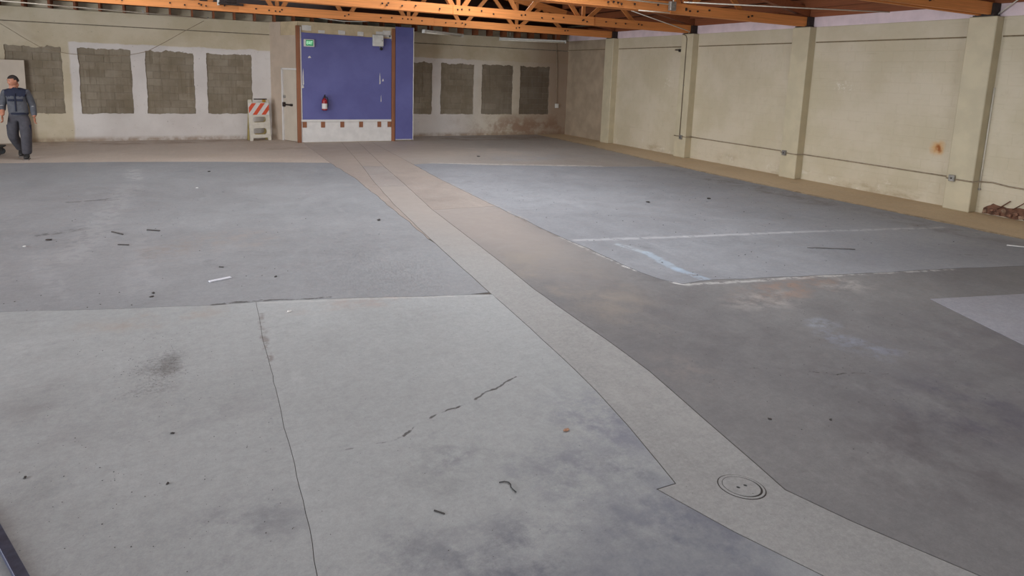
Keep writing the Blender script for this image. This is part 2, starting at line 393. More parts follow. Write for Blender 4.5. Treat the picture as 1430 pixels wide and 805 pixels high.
mk_nb += [('blob', (1.5, 1.95), (1.5, .75), rgb(100, 102, 114), .6, 1.6), ('blob', (1.5, 1.7), (1.6, .7), rgb(108, 110, 120), .5, 0), ('blob', (.85, 2.35), (.55, .35), rgb(106, 107, 116), .6, 3.0), ('blob', (1.35, 2.2), (.55, .35), rgb(100, 101, 112), .65, 3.0), ('blob', (1.75, 2.6), (.45, .4), rgb(108, 109, 122), .6, 3.5),
          ('blob', (2.25, 2.95), (.5, .6), rgb(108, 109, 126), .7, 2.5), ('blob', (2.0, 1.9), (.6, .7), rgb(100, 102, 118), .7, 2.5), ('blob', (1.25, 3.05), (.25, .12), rgb(112, 112, 120), .6, 5.0),
          ('blob', (1.5, 5.55), (1.2, .25), rgb(166, 146, 136), .5, 3.0), ('seg', (.5, 5.9), (2.5, 5.3), .01, .02, white_e, .35, .3), ('seg', (.45, 5.6), (.43, 4.6), .008, .035, rgb(112, 100, 94), .6, .8),
          ('blob', (1.1, 2.0), (.7, .3), rgb(98, 100, 112), .6, 3.0), ('blob', (2.15, 2.5), (.25, .25), rgb(92, 94, 108), .6, 4.0)]
mk_na = [('blob', (-.27, 4.89), (.24, .3), rgb(74, 70, 68), .55, 34.0), ('blob', (-.25, 4.9), (.16, .16), rgb(90, 86, 84), .45, 0), ('blob', (-.33, 4.55), (.2, .25), rgb(92, 88, 86), .45, 34.0),
         ('blob', (.1, 2.85), (.5, .35), rgb(104, 104, 112), .55, 2.0), ('blob', (-.95, 4.6), (.3, .5), rgb(122, 120, 122), .4, 2.5), ('blob', (-.2, 4.05), (1.0, .3), rgb(128, 127, 130), .4, 2.0),
         ('seg', (.44, 5.5), (.43, 4.7), .005, .03, rgb(112, 100, 94), .6, .8), ('blob', (-.3, 5.8), (.9, .25), rgb(160, 148, 138), .6, 3.0)]
mk_gr = [('seg', (4.46, 6.76), (6.05, 6.4), .02, .05, rgb(190, 190, 194), .5, .4), ('seg', (6.05, 6.4), (7.7, 6.07), .02, .05, rgb(196, 196, 200), .55, .4), ('seg', (7.7, 6.07), (10.4, 5.43), .02, .05, rgb(190, 190, 194), .5, .55),
         ('seg', (4.88, 6.4), (4.98, 5.95), .03, .04, rgb(176, 186, 196), .5, .45), ('seg', (4.98, 5.95), (4.88, 5.3), .04, .05, rgb(166, 182, 198), .55, .45), ('seg', (4.88, 5.3), (4.93, 4.88), .03, .05, rgb(164, 182, 202), .55, .45),
         ('seg', (7.2, 5.35), (7.75, 5.1), .004, .01, ck, .7, .6), ('blob', (9.5, 4.4), (1.5, .6), rgb(112, 111, 120), .35, 2.0), ('blob', (7.6, 4.7), (1.6, .5), rgb(120, 120, 129), .3, 2.0),
         ('seg', (4.4, 13.6), (4.36, 8.0), .0, .09, rgb(172, 160, 150), .6, .8), ('blob', (10.3, 9.0), (.6, 3.5), rgb(104, 97, 94), .7, 2.5), ('blob', (10.3, 5.4), (.6, 1.8), rgb(104, 98, 98), .5, 2.5),
         ('seg', (9.4, 4.2), (8.9, 4.4), .004, .012, rgb(60, 58, 62), .8, .8)]
mk_rn = [('seg', (4.58, 4.82), (6.5, 4.42), .005, .05, white_e, .65, .6), ('seg', (6.5, 4.42), (8.1, 4.04), .005, .04, white_e, .55, .7), ('seg', (4.38, 5.6), (4.56, 4.85), .01, .04, rgb(214, 212, 210), .8, .4),
         ('seg', (4.35, 7.0), (4.38, 5.7), .0, .05, white_e, .5, .7), ('seg', (4.36, 9.0), (4.34, 7.0), .0, .05, rgb(96, 86, 80), .5, .8),
         ('blob', (5.6, 4.35), (1.1, .35), rgb(150, 124, 110), .75, 4.0), ('blob', (5.0, 4.2), (.7, .35), rgb(170, 164, 160), .6, 5.0), ('blob', (6.3, 4.15), (.5, .3), rgb(186, 180, 176), .5, 6.0),
         ('blob', (4.98, 3.54), (.22, .2), rgb(166, 174, 188), .5, 6.0), ('blob', (4.85, 3.2), (.3, .28), rgb(150, 158, 178), .55, 5.0), ('blob', (5.0, 2.95), (.3, .3), rgb(134, 138, 154), .6, 5.0),
         ('seg', (3.6, 3.17), (4.09, 2.92), .0015, .005, ck, .5, .5), ('seg', (4.09, 2.92), (4.22, 2.78), .003, .005, ck, .8, 0), ('seg', (4.22, 2.78), (4.395, 2.754), .003, .006, ck, .9, .1), ('seg', (4.395, 2.754), (4.61, 2.64), .002, .005, ck, .8, .2),
         ('blob', (4.6, 2.1), (.9, .7), rgb(82, 78, 90), .7, 2.0), ('blob', (3.9, 1.9), (1.0, .8), rgb(88, 82, 86), .6, 2.5), ('blob', (6.0, 2.6), (2.0, 1.2), rgb(96, 92, 98), .6, 1.4),
         ('blob', (3.2, 3.3), (.4, .5), rgb(140, 132, 128), .6, 3.0), ('blob', (3.5, 5.5), (.7, 2.2), rgb(148, 138, 128), .7, 1.2)]
mk_rn.insert(0, ('blob', (3.7, 9.2), (1.3, 5.2), rgb(152, 143, 138), 1.0, 0))
mk_tr = [('blob', (3.3, 11.6), (1.6, 7.0), rgb(158, 149, 143), 1.0, 0), ('blob', (2.8, 3.2), (.4, 1.2), rgb(172, 170, 168), .4, 3.0), ('blob', (2.75, 1.1), (.4, .4), rgb(120, 118, 118), .6, 4.0)]
mk_far = [('blob', (4.7, 17.5), (3.5, 5.0), rgb(178, 165, 154), .9, 0), ('blob', (7.0, 15.6), (2.4, 1.2), rgb(186, 172, 160), .6, 1.5), ('seg', (5.0, 13.9), (8.8, 12.45), .02, .12, rgb(198, 192, 188), .6, .5), ('blob', (8.0, 14.2), (2.5, .7), rgb(150, 150, 154), .7, 1.4), ('blob', (10.3, 14.0), (.7, 2.0), rgb(150, 148, 150), .6, 1.6),
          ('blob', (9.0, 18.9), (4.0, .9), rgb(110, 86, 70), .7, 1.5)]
mk_bl = [('blob', (.2, 16.3), (.9, .4), rgb(182, 166, 148), .7, 2.0), ('blob', (-2.0, 19.5), (6.0, .9), rgb(134, 108, 86), .8, 1.3), ('blob', (2.2, 17.4), (1.2, .5), rgb(150, 128, 106), .6, 1.6)]
FM = {
 'left_far': concrete('worn_grey_paint_left', rgb(136, 137, 140), rgb(149, 150, 153), mk_left),
 'near_a': concrete('bare_concrete_near_left', rgb(154, 156, 157), rgb(166, 168, 169), mk_na, speck=True),
 'near_b': concrete('bare_concrete_near_middle', rgb(157, 159, 160), rgb(169, 171, 172), mk_nb),
 'trench': concrete('patched_trench_concrete', rgb(149, 148, 147), rgb(160, 159, 158), mk_tr, fine=.1),
 'trench_far': concrete('patched_trench_far', rgb(152, 143, 138), rgb(164, 156, 151), (), fine=.1),
 'right_far': concrete('worn_grey_paint_right', rgb(136, 137, 142), rgb(150, 151, 156), mk_gr),
 'right_near': concrete('stained_concrete_right', rgb(110, 108, 110), rgb(130, 128, 128), mk_rn, big=.35),
 'tan': concrete('tan_concrete', TAN1, TAN2, [('blob', (3.8, 18.8), (3.0, 8.0), rgb(178, 164, 152), 1.0, 0), ('blob', (3.9, 7.6), (.7, 2.0), rgb(140, 130, 122), .5, 2.0)]),
 'back_band': concrete('soiled_back_floor', rgb(184, 170, 158), rgb(198, 184, 172), mk_bl),
 'far_right': concrete('soiled_far_floor', rgb(154, 145, 138), rgb(166, 159, 154), mk_far),
 'wall_band': concrete('soiled_wall_band', rgb(192, 168, 136), rgb(208, 185, 152), [('seg', CURB[int(len(CURB)*k/6)], CURB[min(len(CURB)-1, int(len(CURB)*(k+1)/6))], .02, .16, rgb(112, 100, 90), .6, .6) for k in range(6)]),
}
floor = box('floor', (-9.2, -6.2, -.2), (12.6, 20.1, -.003), plain('joint_dirt', rgb(86, 80, 76), .95, .2, 20))
tag(floor, 'worn grey and tan concrete warehouse floor of patched slabs', kind='structure')
def S(ring, key, gap=.004): return slab(ring, FM[key], gap, floor)
R = lambda l: list(reversed(l))
c1, c2, c3 = 13.75, 12.7, 11.2
ends = [(c, TL[idx_near(TL, c+.1)], TR[idx_near(TR, c-.05)]) for c in (c1, c2, c3)]
lims = [18.6, c1, c2, c3, -.5]
def seglist(line, a, b, off): return line[idx_near(line, a+off):idx_near(line, b+off)+1]
for k in range(3):
    tl = seglist(TL, lims[k], lims[k+1], .1 if k else 0); tl = TL[(0 if k == 0 else idx_near(TL, lims[k]+.1)):idx_near(TL, lims[k+1]+.1)+1]
    tr = TR[(0 if k == 0 else idx_near(TR, lims[k]-.05)):idx_near(TR, lims[k+1]-.05)+1]
    S(tl+R(tr), ('tan', 'trench_far', 'trench_far')[k])
S(TL[idx_near(TL, c3+.1):]+TLS[1:]+R(TR[idx_near(TR, c3-.05):]), 'trench', .004)
# tan strip right of the trench, then the wide stained slab towards the camera
jt = 9.07; iTR, iGR = idx_near(TR, jt), idx_near(GRL, jt)
S(TR[:iTR+1]+R(GRL[:iGR+1])+[(4.75, 18.6)], 'tan')
S(TR[iTR:]+R(CURB2)+R(GRB)+R(GRL[iGR:-1]), 'right_near')
S(GRL+GRB[1:]+R(CURB[idx_near(CURB, 11.9):-1])+R(GRT[1:-1]), 'right_far', .006)
S([(4.75, 18.6)]+GRT+R(CURB[:idx_near(CURB, 11.9)])+[(11.15, 19.85), (4.75, 19.85)], 'far_right')
S(CURB+CURB2[1:]+[(12.4, -.5), (12.4, 19.85), (11.15, 19.85)], 'wall_band', .002)
i_s = idx_near(TL, 7.5)
S(GLT+GLR[1:]+TL[i_s+1:idx_near(TL, 5.31)+1]+R(GLB[:-1]), 'left_far', .005)
S(R(GLR)+[(2.8, 18.6)]+TL[:i_s+1], 'tan', .003)
S(R(GLT)+[(-9.0, 19.85), (2.8, 19.85), (2.8, 18.6)], 'back_band', .002)
S([(2.8, 18.6), (2.8, 19.85), (4.75, 19.85), (4.75, 18.6)], 'back_band', .002)
iv = min(range(len(GLB)), key=lambda i: abs(GLB[i][0]-.455))
S(GLB[:iv+1]+VJ[1:]+[(-9.0, -.5)], 'near_a', .0012)
S(GLB[iv:]+TL[idx_near(TL, 5.31)+1:]+TLS[1:]+R(VJ[1:]), 'near_b', .0022)
S([(-9.0, -6.0), (12.4, -6.0), (12.4, -.5), (-9.0, -.5)], 'near_a')
# bright square patch of newer coating at the right edge
pz = concrete('pale_patch', rgb(146, 145, 152), rgb(156, 155, 162), fine=.08)
bm = bmesh.new(); add_box(bm, (0, 0, 0), (1, 1, 1)); bm.free()
bm = bmesh.new(); ring = [(6.70, 3.52), (7.9, 3.21), (7.35, 2.05), (6.2, 2.35)]
vs = [bm.verts.new((*p, .0)) for p in ring]; v2 = [bm.verts.new((*p, .003)) for p in ring]; bm.faces.new(v2)
for i in range(4): bm.faces.new((vs[i], vs[(i+1) % 4], v2[(i+1) % 4], v2[i]))
obj('patch', bm_mesh(bm), pz, floor)

# ------------------------------------------------------------------ back wall with bricked-up windows
WIN = [(-4.10, -2.93), (-2.58, -1.40), (-1.07, .10), (.42, 1.60), (5.93, 7.12), (7.42, 8.62), (8.92, 10.11), (10.40, 11.60)]
WZ0, WZ1 = .735, 2.43
holes = [ragged([(a, WZ0), (b, WZ0), (b, WZ1), (a, WZ1)], .045, .021, i+1.3, .048) for i, (a, b) in enumerate(WIN)]
me = plate_with_holes([(-9.2, 0), (12.6, 0), (12.6, 3.025), (-9.2, 3.025)], holes, .06)
xform(me, Matrix.Translation((0, YB+.03, 0)) @ XZ)
wb = obj('wall_back', me, M['back_paint']); tag(wb, 'cream and white painted back wall with blocked window openings', kind='structure')
box('backing', (-9.2, YB+.10, 0), (12.6, YB+.3, 3.385), M['mortar'], wb)
box('header', (-9.2, YB, 3.05), (12.6, YB+.10, 3.39), M['back_paint'], wb)
box('upper_recess', (-9.2, YB+.16, 3.39), (12.6, YB+.3, 3.62), M['back_paint'], wb)
grey_up = NB('upper_gable_paint'); _x = grey_up.sep()[0]
M['gable'] = grey_up.finish(grey_up.mix(grey_up.step(_x, 3.2, 4.4), rgb(168, 164, 166), rgb(84, 58, 46)), .8)
box('gable', (-9.2, YB+.16, 3.63), (12.6, YB+.3, 5.6), M['gable'], wb)
box('groove_back', (-9.2, YB+.045, 3.0), (12.6, YB+.10, 3.06), M['mortar'], wb)

BL, BH, BG = .397, .197, .008
def block_me(l, h, d=.09): return box_mesh((0, 0, 0), (l-BG, d, h-BG), .003)
blk_cache = {}
def block(l, h, loc, mat, parent, rot=0.0):
    key = (round(l, 3), round(h, 3), mat.name)
    if key not in blk_cache:
        m_ = block_me(l, h); m_.materials.append(mat); blk_cache[key] = m_
    o = bpy.data.objects.new('block', blk_cache[key]); o.location = loc; o.rotation_euler = (0, 0, rot)
    return link(o, parent)
for i, (a, b) in enumerate(WIN):
    w = box('window_%d' % (i+1), (a-.06, YB+.034, WZ0-.06), (b+.06, YB+.10, WZ1+.06), M['mortar'])
    tag(w, 'window opening filled with bare grey concrete blocks', kind='structure')
    r = 0; z = WZ0-.02
    while z < WZ1+.02:
        h = min(BH, WZ1+.05-z)
        x = a-.03; off = .5 if r % 2 else 1.0; first = True
        while x < b+.02:
            l = BL*off if first else BL
            l = min(l, b+.04-x); first = False
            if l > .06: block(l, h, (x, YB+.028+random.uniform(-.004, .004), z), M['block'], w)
            x += l
        z += h; r += 1

# ------------------------------------------------------------------ right wall: pilasters, header, painted blocks
wr = box('wall_right', (XW+.0025, -6.2, 0), (XW+.35, 20.1, 5.0), M['cream'])
tag(wr, 'cream painted concrete block wall with pilasters and a lilac band above', kind='structure')
PY = [2.34, 5.96, 9.58, 13.20, 16.81]
for y in PY: box('pilaster', (XP, y, 0), (XW+.05, y+.44, 3.39), M['cream_grime'], wr, .012)
bays = [(-6.0, 2.34)]+[(PY[i]+.44, PY[i+1]) for i in range(4)]+[(PY[4]+.44, YB)]
for y0, y1 in bays:
    box('header', (XW-.012, y0, 3.075), (XW+.05, y1, 3.39), M['cream_dark'] if y0 > 17 else M['cream'], wr, .004)
box('lilac_band', (XW-.004, -6.0, 3.395), (XW+.05, YB, 3.86), M['lilac'], wr)
gm = plain('groove_shade', rgb(120, 104, 80), .8, .2, 10)  # strip nearly flush with the wall; dark tone stands for the shadow line
for y0, y1 in bays: box('groove', (XW-.004, y0+.02, 3.05), (XW+.05, y1-.02, 3.075), gm, wr)
box('backing', (XW+.0015, bays[-1][0], 0), (XW+.05, bays[-1][1], 3.05), M['cream_dark'], wr)
stuff_bm = bmesh.new(); NPART = 0
HOLE = (4.6, 5.88, .205)
for bi, (y0, y1) in enumerate(bays):
    if bi == 0: continue
    ya = 4.0 if bi == 1 else y0
    r = 0; z = 0.0
    while z < 3.04:
        h = min(.2033, 3.045-z)
        y = ya; first = True; n = max(1, round((y1-ya)/.4)); L = (y1-ya)/n
        while y < y1-.02:
            l = L*.5 if (first and r % 2) else L
            l = min(l, y1-y); first = False
            if not (y+l > HOLE[0] and y < HOLE[1]-.05 and z < .02 and bi == 1) and l > .05:
                if bi in (1, 2, 3) and NPART < 300:
                    block(l+.002, h+.002, (XW, y+l-.003, z+.003), M['cream'], wr, -pi/2); NPART += 1
                else:
                    add_box(stuff_bm, (XW, y+.003, z+.003), (XW+.06, y+l-.003, z+h-.003))
            y += l
        z += h; r += 1
so = obj('far_blocks', bm_mesh(stuff_bm), M['cream'], wr); so['kind'] = 'stuff'; so.data.materials.append(M['cream_dark'])
for p_ in so.data.polygons:
    if p_.center.y > 17.2: p_.material_index = 1
# ------------------------------------------------------------------ left and front walls (behind and beside the camera) with open roller doors, the front one added for fill light
def wall_open(name, outer, holes_, mat, Mx, label):
    me_ = plate_with_holes(outer, holes_, .2); xform(me_, Mx); o_ = obj(name, me_, mat); tag(o_, label, kind='structure'); return o_
YZ = Matrix(((0, 0, 1, 0), (1, 0, 0, 0), (0, 1, 0, 0), (0, 0, 0, 1)))
wall_open('wall_left', [(-6.2, 0), (20.1, 0), (20.1, 5), (-6.2, 5)], [[(2.0, .02), (6.4, .02), (6.4, 3.4), (2.0, 3.4)], [(8.4, .02), (12.8, .02), (12.8, 3.4), (8.4, 3.4)]],
          M['cream_grime'], Matrix.Translation((-9.1, 0, 0)) @ YZ, 'cream painted left wall with two open roller doors')
wall_open('wall_front', [(-9.2, 0), (12.6, 0), (12.6, 5.4), (-9.2, 5.4)], [[(-.6, .02), (4.6, .02), (4.6, 3.4), (-.6, 3.4)]],
          M['cream_grime'], Matrix.Translation((0, -6.1, 0)) @ XZ, 'cream painted front wall with an opening added for fill light')

# ------------------------------------------------------------------ roof
xs = [-9.2+i*(21.8/40) for i in range(41)]
bm = bmesh.new(); lo = []; hi = []
for x in xs:
    lo.append([bm.verts.new((x, y, roof_z(x))) for y in (-6.2, 20.1)]); hi.append([bm.verts.new((x, y, roof_z(x)+.08)) for y in (-6.2, 20.1)])
for i in range(40):
    bm.faces.new((lo[i][0], lo[i][1], lo[i+1][1], lo[i+1][0])); bm.faces.new((hi[i][0], hi[i+1][0], hi[i+1][1], hi[i][1]))
roof = obj('ceiling', bm_mesh(bm), M['wood_deck']); tag(roof, 'brown timber roof deck carried on purlins', kind='structure')
x = -8.6
while x < 12.2:
    zt = roof_z(x)-.002
    box('purlin', (x-.025, -6.0, zt-.19), (x+.025, 17.0, zt), M['wood_joist'], roof); x += .61
tr1 = box('trim_1', (XW-.05, -6.0, 3.61), (XW-.006, YB, 3.86), M['wood_joist']); tag(tr1, 'brown timber ledger along the top of the right wall', kind='structure')
# ceiling joists of the last bay, boarded above
lb = box('trim_2', (-9.0, 17.25, 3.60), (12.3, YB+.15, 3.63), M['wood_deck']); tag(lb, 'dark boarding over the joists beside the back wall', kind='structure')
x = -8.9
while x < 12.2:
    box('joist', (x-.025, 19.55, 3.395), (x+.025, YB+.15, 3.60), M['wood_joist'], lb); x += .53
for sx_, sy_ in SKY:
    z = roof_z(sx_)
    bm = bmesh.new()
    for (a, b) in (((-.74, -1.2, -.05), (-.66, 1.2, .05)), ((.66, -1.2, -.05), (.74, 1.2, .05)), ((-.66, -1.2, -.05), (.66, -1.12, .05)), ((-.66, 1.12, -.05), (.66, 1.2, .05))):
        add_box(bm, a, b, Matrix.Translation((sx_, sy_, z-.06)))
    obj('roof_light_frame', bm_mesh(bm), M['white_metal'], roof)

# ------------------------------------------------------------------ trusses
bolt_me = lathe([(.02, 0), (.02, .01), (.012, .012), (.012, .03)], 8); bolt_me.materials.append(M['dark_iron'])
xform(bolt_me, Matrix.Rotation(pi/2, 4, 'X'))
PT = [-8.1, -6.4, -4.7, -3.05, -1.35, .35, 2.0, 3.7, 5.40, 7.0, 8.73, 10.42]
def truss(yc, label, seed, splices):
    rnd = random.Random(seed)
    t = empty('roof_truss', (0, yc, 3.41)); tag(t, label, 'roof truss', 'timber roof trusses')
    sp = [-9.0]+splices+[12.32]
    for i in range(len(sp)-1):
        k = i % 2; dy = -.075 if k else -.10
        dz = rnd.uniform(-.012, .012); pl = .03 if i else 0
        box('bottom_chord', (sp[i]-pl, dy, dz), (sp[i+1], dy+.05, .205+dz), M['wood_chord'], t, .004)
    box('bottom_chord', (-9.0, .05, 0), (12.32, .10, .20), M['wood_chord'], t, .004)
    for i in range(len(PT)-1):
        x0, x1 = PT[i], PT[i+1]; xm = (x0+x1)/2
        zt = roof_z(xm)-.32-3.41
        for p in (x0, x1):
            s = 1 if p < xm else -1
            bar('web', (p+s*.09, 0, .12), (xm, 0, zt), .10, .045, M['wood_web'], t)
        if i % 2 == 0: bar('web', (x0, .0, .1), (x0, .0, roof_z(x0)-.36-3.41), .09, .045, M['wood_web'], t)
        for q in (x0, xm):
            bar('top_chord', (q, 0, roof_z(q)-.30-3.41), (q+(x1-x0)/2, 0, roof_z(q+(x1-x0)/2)-.30-3.41), .19, .12, M['wood_chord'], t)
    q = PT[-1]; bar('top_chord', (q, 0, roof_z(q)-.30-3.41), (12.28, 0, .30), .19, .12, M['wood_joist'], t)
    bar('knee', (11.3, .0, .17), (12.28, .0, .17), .14, .10, M['wood_joist'], t)
    bx = []
    for p in PT: bx += [p-.05, p+.05]
    for s in splices: bx += [s+d for d in (-1.5, -1.2, -.9, -.35, .35, .65, .95)]
    for b in bx:
        if b < -5 or b > 12: continue
        o = bpy.data.objects.new('bolt', bolt_me); o.location = (b, -.10, .10+rnd.uniform(-.03, .03)); link(o, t)
    box('bearing_plate', (12.12, -.16, -.02), (12.34, .16, .0), M['dark_iron'], t)
    box('steel_shoe', (12.16, -.15, .0), (12.335, .15, .20), M['dark_iron'], t, .004)
    return t
TY = [y+.22 for y in PY]
truss(TY[4], 'timber roof truss farthest back, beside the back wall joists', 4, [-3.6, 1.15, 6.1])
truss(TY[3], 'timber roof truss bearing where the conduit climbs the right wall', 3, [-2.8, 5.28, 9.0])
truss(TY[2], 'timber roof truss carrying the grey metal conduit box', 2, [-1.0, 8.33])
truss(TY[1], 'nearest timber roof truss, its end over the rightmost pilaster', 1, [2.0, 6.6])


# ------------------------------------------------------------------ blue partition in front of the back wall
YPN = 18.62
def blue_paint():
    b = NB('blue_wall_paint'); n = b.noise(1.2, 4, .6)
    col = b.mix(b.step(n, .3, .7), rgb(88, 88, 142), rgb(98, 99, 154))
    col = b.mix(b.step(b.noise(9, 5, .7), .62, .75, 0, .2), col, rgb(122, 122, 166))
    return b.finish(col, .5, 0, b.noise(30, 3), .001, .4)
M['blue'] = blue_paint()
M['drywall'] = plain('bare_drywall', rgb(190, 170, 138), .8, .1, 4)
M['putty'] = plain('putty_white', rgb(208, 203, 196), .8, .08, 9)
M['beige_wall'] = plain('beige_wall_paint', rgb(188, 170, 152), .7, .06, 3)
wp = box('wall_partition', (2.72, YPN+.02, 0), (6.04, YPN+.14, 3.40), M['drywall'])
tag(wp, 'blue painted partition standing in front of the back wall', kind='structure')
box('side_return', (5.95, YPN+.14, 0), (6.04, YB, 3.40), M['drywall'], wp)
top = ragged([(2.80, .66), (5.385, .66), (5.385, 3.06), (5.12, 3.06), (4.9, 3.07), (2.80, 3.10)], .12, .006, 5.0)
me = plate_with_holes(top, [], .02); xform(me, Matrix.Translation((0, YPN+.01, 0)) @ XZ); obj('blue_panel', me, M['blue'], wp)
me = plate_with_holes(ragged([(2.77, 0.01), (5.39, 0.01), (5.39, .60), (2.77, .60)], .15, .004, 6.0), [], .02); xform(me, Matrix.Translation((0, YPN+.01, 0)) @ XZ); obj('lower_board', me, M['white_paint'], wp)
box('ledge', (2.76, YPN-.03, .60), (5.385, YPN+.02, .662), M['white_paint'], wp, .006)
box('post', (2.665, YPN-.03, 0), (2.765, YPN+.10, 3.28), M['wood_post'], wp, .004)
box('post', (5.39, YPN-.03, 0), (5.495, YPN+.10, 3.36), M['wood_post'], wp, .004)
box('white_edge', (2.768, YPN-.012, .66), (2.80, YPN+.02, 3.25), M['white_paint'], wp)
box('end_panel', (5.505, YPN-.05, .03), (6.045, YPN+.02, 3.42), M['blue'], wp, .003)
me = plate_with_holes(ragged([(6.045, .03), (6.068, .03), (6.068, 3.42), (6.045, 3.42)], .1, .004, 8.0), [], .07); xform(me, Matrix.Translation((0, YPN-.015, 0)) @ XZ); obj('white_edge', me, M['putty'], wp)
box('base_strip', (5.51, YPN-.055, .04), (6.02, YPN-.045, .06), M['putty'], wp)
for x in (2.80, 3.31, 3.86, 4.41, 4.96, 5.27): box('bracket_tab', (x, YPN-.012, .43), (x+.115, YPN+.005, .60), M['wood_post'], wp, .003)
for x, z0, w, h in ((2.83, 3.16, .25, .14), (3.27, 3.11, .18, .08), (3.83, 3.10, .19, .11), (4.38, 3.09, .17, .12), (4.92, 3.13, .2, .12), (5.13, 3.10, .23, .19), (5.32, 3.0, .07, .16)):
    me = plate_with_holes(ragged([(x, z0), (x+w, z0), (x+w, z0+h), (x, z0+h)], .05, .010, x), [], .012); xform(me, Matrix.Translation((0, YPN+.012, 0)) @ XZ); obj('putty_patch', me, M['putty'], wp)
for x, z0, w, h in ((5.02, 1.70, .035, .36), (5.06, 1.18, .02, .22), (5.10, 1.80, .05, .08), (2.98, 2.40, .09, .06), (2.82, 1.62, .04, .5), (2.80, 1.55, .06, .12)):
    me = plate_with_holes(ragged([(x, z0), (x+w, z0+h*.1), (x+w*.6, z0+h), (x+w*.2, z0+h*.7)], .05, .006, x*2), [], .006); xform(me, Matrix.Translation((0, YPN-.001, 0)) @ XZ); obj('paint_chip', me, M['putty'], wp)

# diagonal return with the push-bar door
RA, RB = Vector((2.10, 19.87, 0)), Vector((2.70, 18.66, 0)); RL = (RB-RA).length; RZ = atan2(RB.y-RA.y, RB.x-RA.x)
wd = box('wall_return', (0, 0, 0), (.56, .10, 3.40), M['beige_wall']); wd.location = RA; wd.rotation_euler = (0, 0, RZ)
tag(wd, 'beige return wall running back from the blue partition', kind='structure')
box('over_door', (.56, 0, 2.10), (RL, .10, 3.02), M['beige_wall'], wd)
box('upper_panel', (.56, .01, 3.02), (RL, .10, 3.40), M['drywall'], wd)
box('edge_post', (RL-.05, 0, 0), (RL, .10, 2.10), M['beige_wall'], wd)
d1 = empty('door_1', RA, RZ); tag(d1, 'cream door with a dark push bar in the return wall', kind='structure')
M['door_paint'] = plain('door_paint', rgb(196, 184, 168), .55, .05, 3)
box('door_leaf', (.615, .03, .012), (RL-.055, .07, 2.05), M['door_paint'], d1, .003)
box('jamb', (.56, -.012, 0), (.612, .10, 2.10), M['white_paint'], d1, .003)
box('head', (.56, -.012, 2.052), (RL-.05, .10, 2.10), M['white_paint'], d1, .003)
h = box('push_bar', (.64, -.03, 1.03), (1.02, .0, 1.075), M['dark_iron'], d1, .008)
box('bar_end', (.62, -.035, .99), (.70, .03, 1.12), M['dark_iron'], h, .01); box('bar_end', (.98, -.035, 1.02), (1.05, .03, 1.085), M['dark_iron'], h, .01)
box('latch', (.64, .0, 1.24), (.70, .03, 1.32), M['galvanised'], d1, .006)

# spare white door leaf standing against the back wall
dl = empty('door_leaf', (-4.0, 19.62, 0), radians(3)); tag(dl, 'loose white door leaf leaning on the back wall behind the man', 'door')
Mt = Matrix.Rotation(radians(-3), 4, 'X')
box('panel', (-.31, -.02, 0), (.31, .02, 2.08), M['door_paint'], dl, .004, Mt)
box('gap_strip', (-.325, -.021, .01), (-.311, .021, 2.07), M['dark_iron'], dl, 0, Mt)  # dark strip added for the dark gap beside the leaf

# ------------------------------------------------------------------ things on the blue partition
ex = empty('exit_sign', (3.01, YPN-.0, 2.815)); tag(ex, 'green and white lit exit sign high on the blue wall', 'exit sign')
box('housing', (-.145, -.06, -.105), (.145, 0, .105), M['white_metal'], ex, .012)
gl = NB('exit_green'); gl.put(gl.bsdf.inputs['Base Color'], rgb(20, 120, 70)); gl.put(gl.bsdf.inputs['Emission Color'], rgb(40, 150, 90)); gl.bsdf.inputs['Emission Strength'].default_value = .35
box('face', (-.09, -.066, -.075), (.11, -.058, .08), gl.m, ex)
lt = NB('exit_letters'); lt.put(lt.bsdf.inputs['Base Color'], rgb(225, 245, 230)); lt.put(lt.bsdf.inputs['Emission Color'], rgb(190, 255, 215)); lt.bsdf.inputs['Emission Strength'].default_value = .75
tc = bpy.data.curves.new('t', 'FONT'); tc.body = 'EXIT'; tc.size = .105; tc.align_x = 'CENTER'; tc.align_y = 'CENTER'; tc.extrude = .002
to = bpy.data.objects.new('t', tc); COL.objects.link(to); me = eval_mesh(to); bpy.data.objects.remove(to, do_unlink=True)
me.materials.clear(); xform(me, Matrix.Translation((.01, -.068, .0)) @ XZ @ Matrix.Diagonal((.75, 1.15, 1, 1))); obj('lettering', me, lt.m, ex)

eb = empty('electrical_box', (4.96, YPN, 2.985)); tag(eb, 'square off-white electrical box at the top right of the blue wall', 'electrical box')
box('body', (-.155, -.12, -.165), (.155, 0, .165), M['white_metal'], eb, .01)
box('cover', (-.145, -.128, -.155), (.145, -.12, .155), M['white_metal'], eb, .004)
box('knob', (.10, -.14, -.02), (.125, -.127, .02), M['galvanised'], eb, .004)
for sgn in (0, 1):
    tube('lamp_arm', [(.06+.06*sgn, -.06, -.16), (.06+.06*sgn, -.06, -.22)], .012, M['galvanised'], eb)
bm = bmesh.new(); bmesh.ops.create_uvsphere(bm, u_segments=12, v_segments=8, radius=.045, matrix=Matrix.Translation((.10, -.07, -.235))); obj('lamp_head', bm_mesh(bm, smooth=True), M['black'], eb)

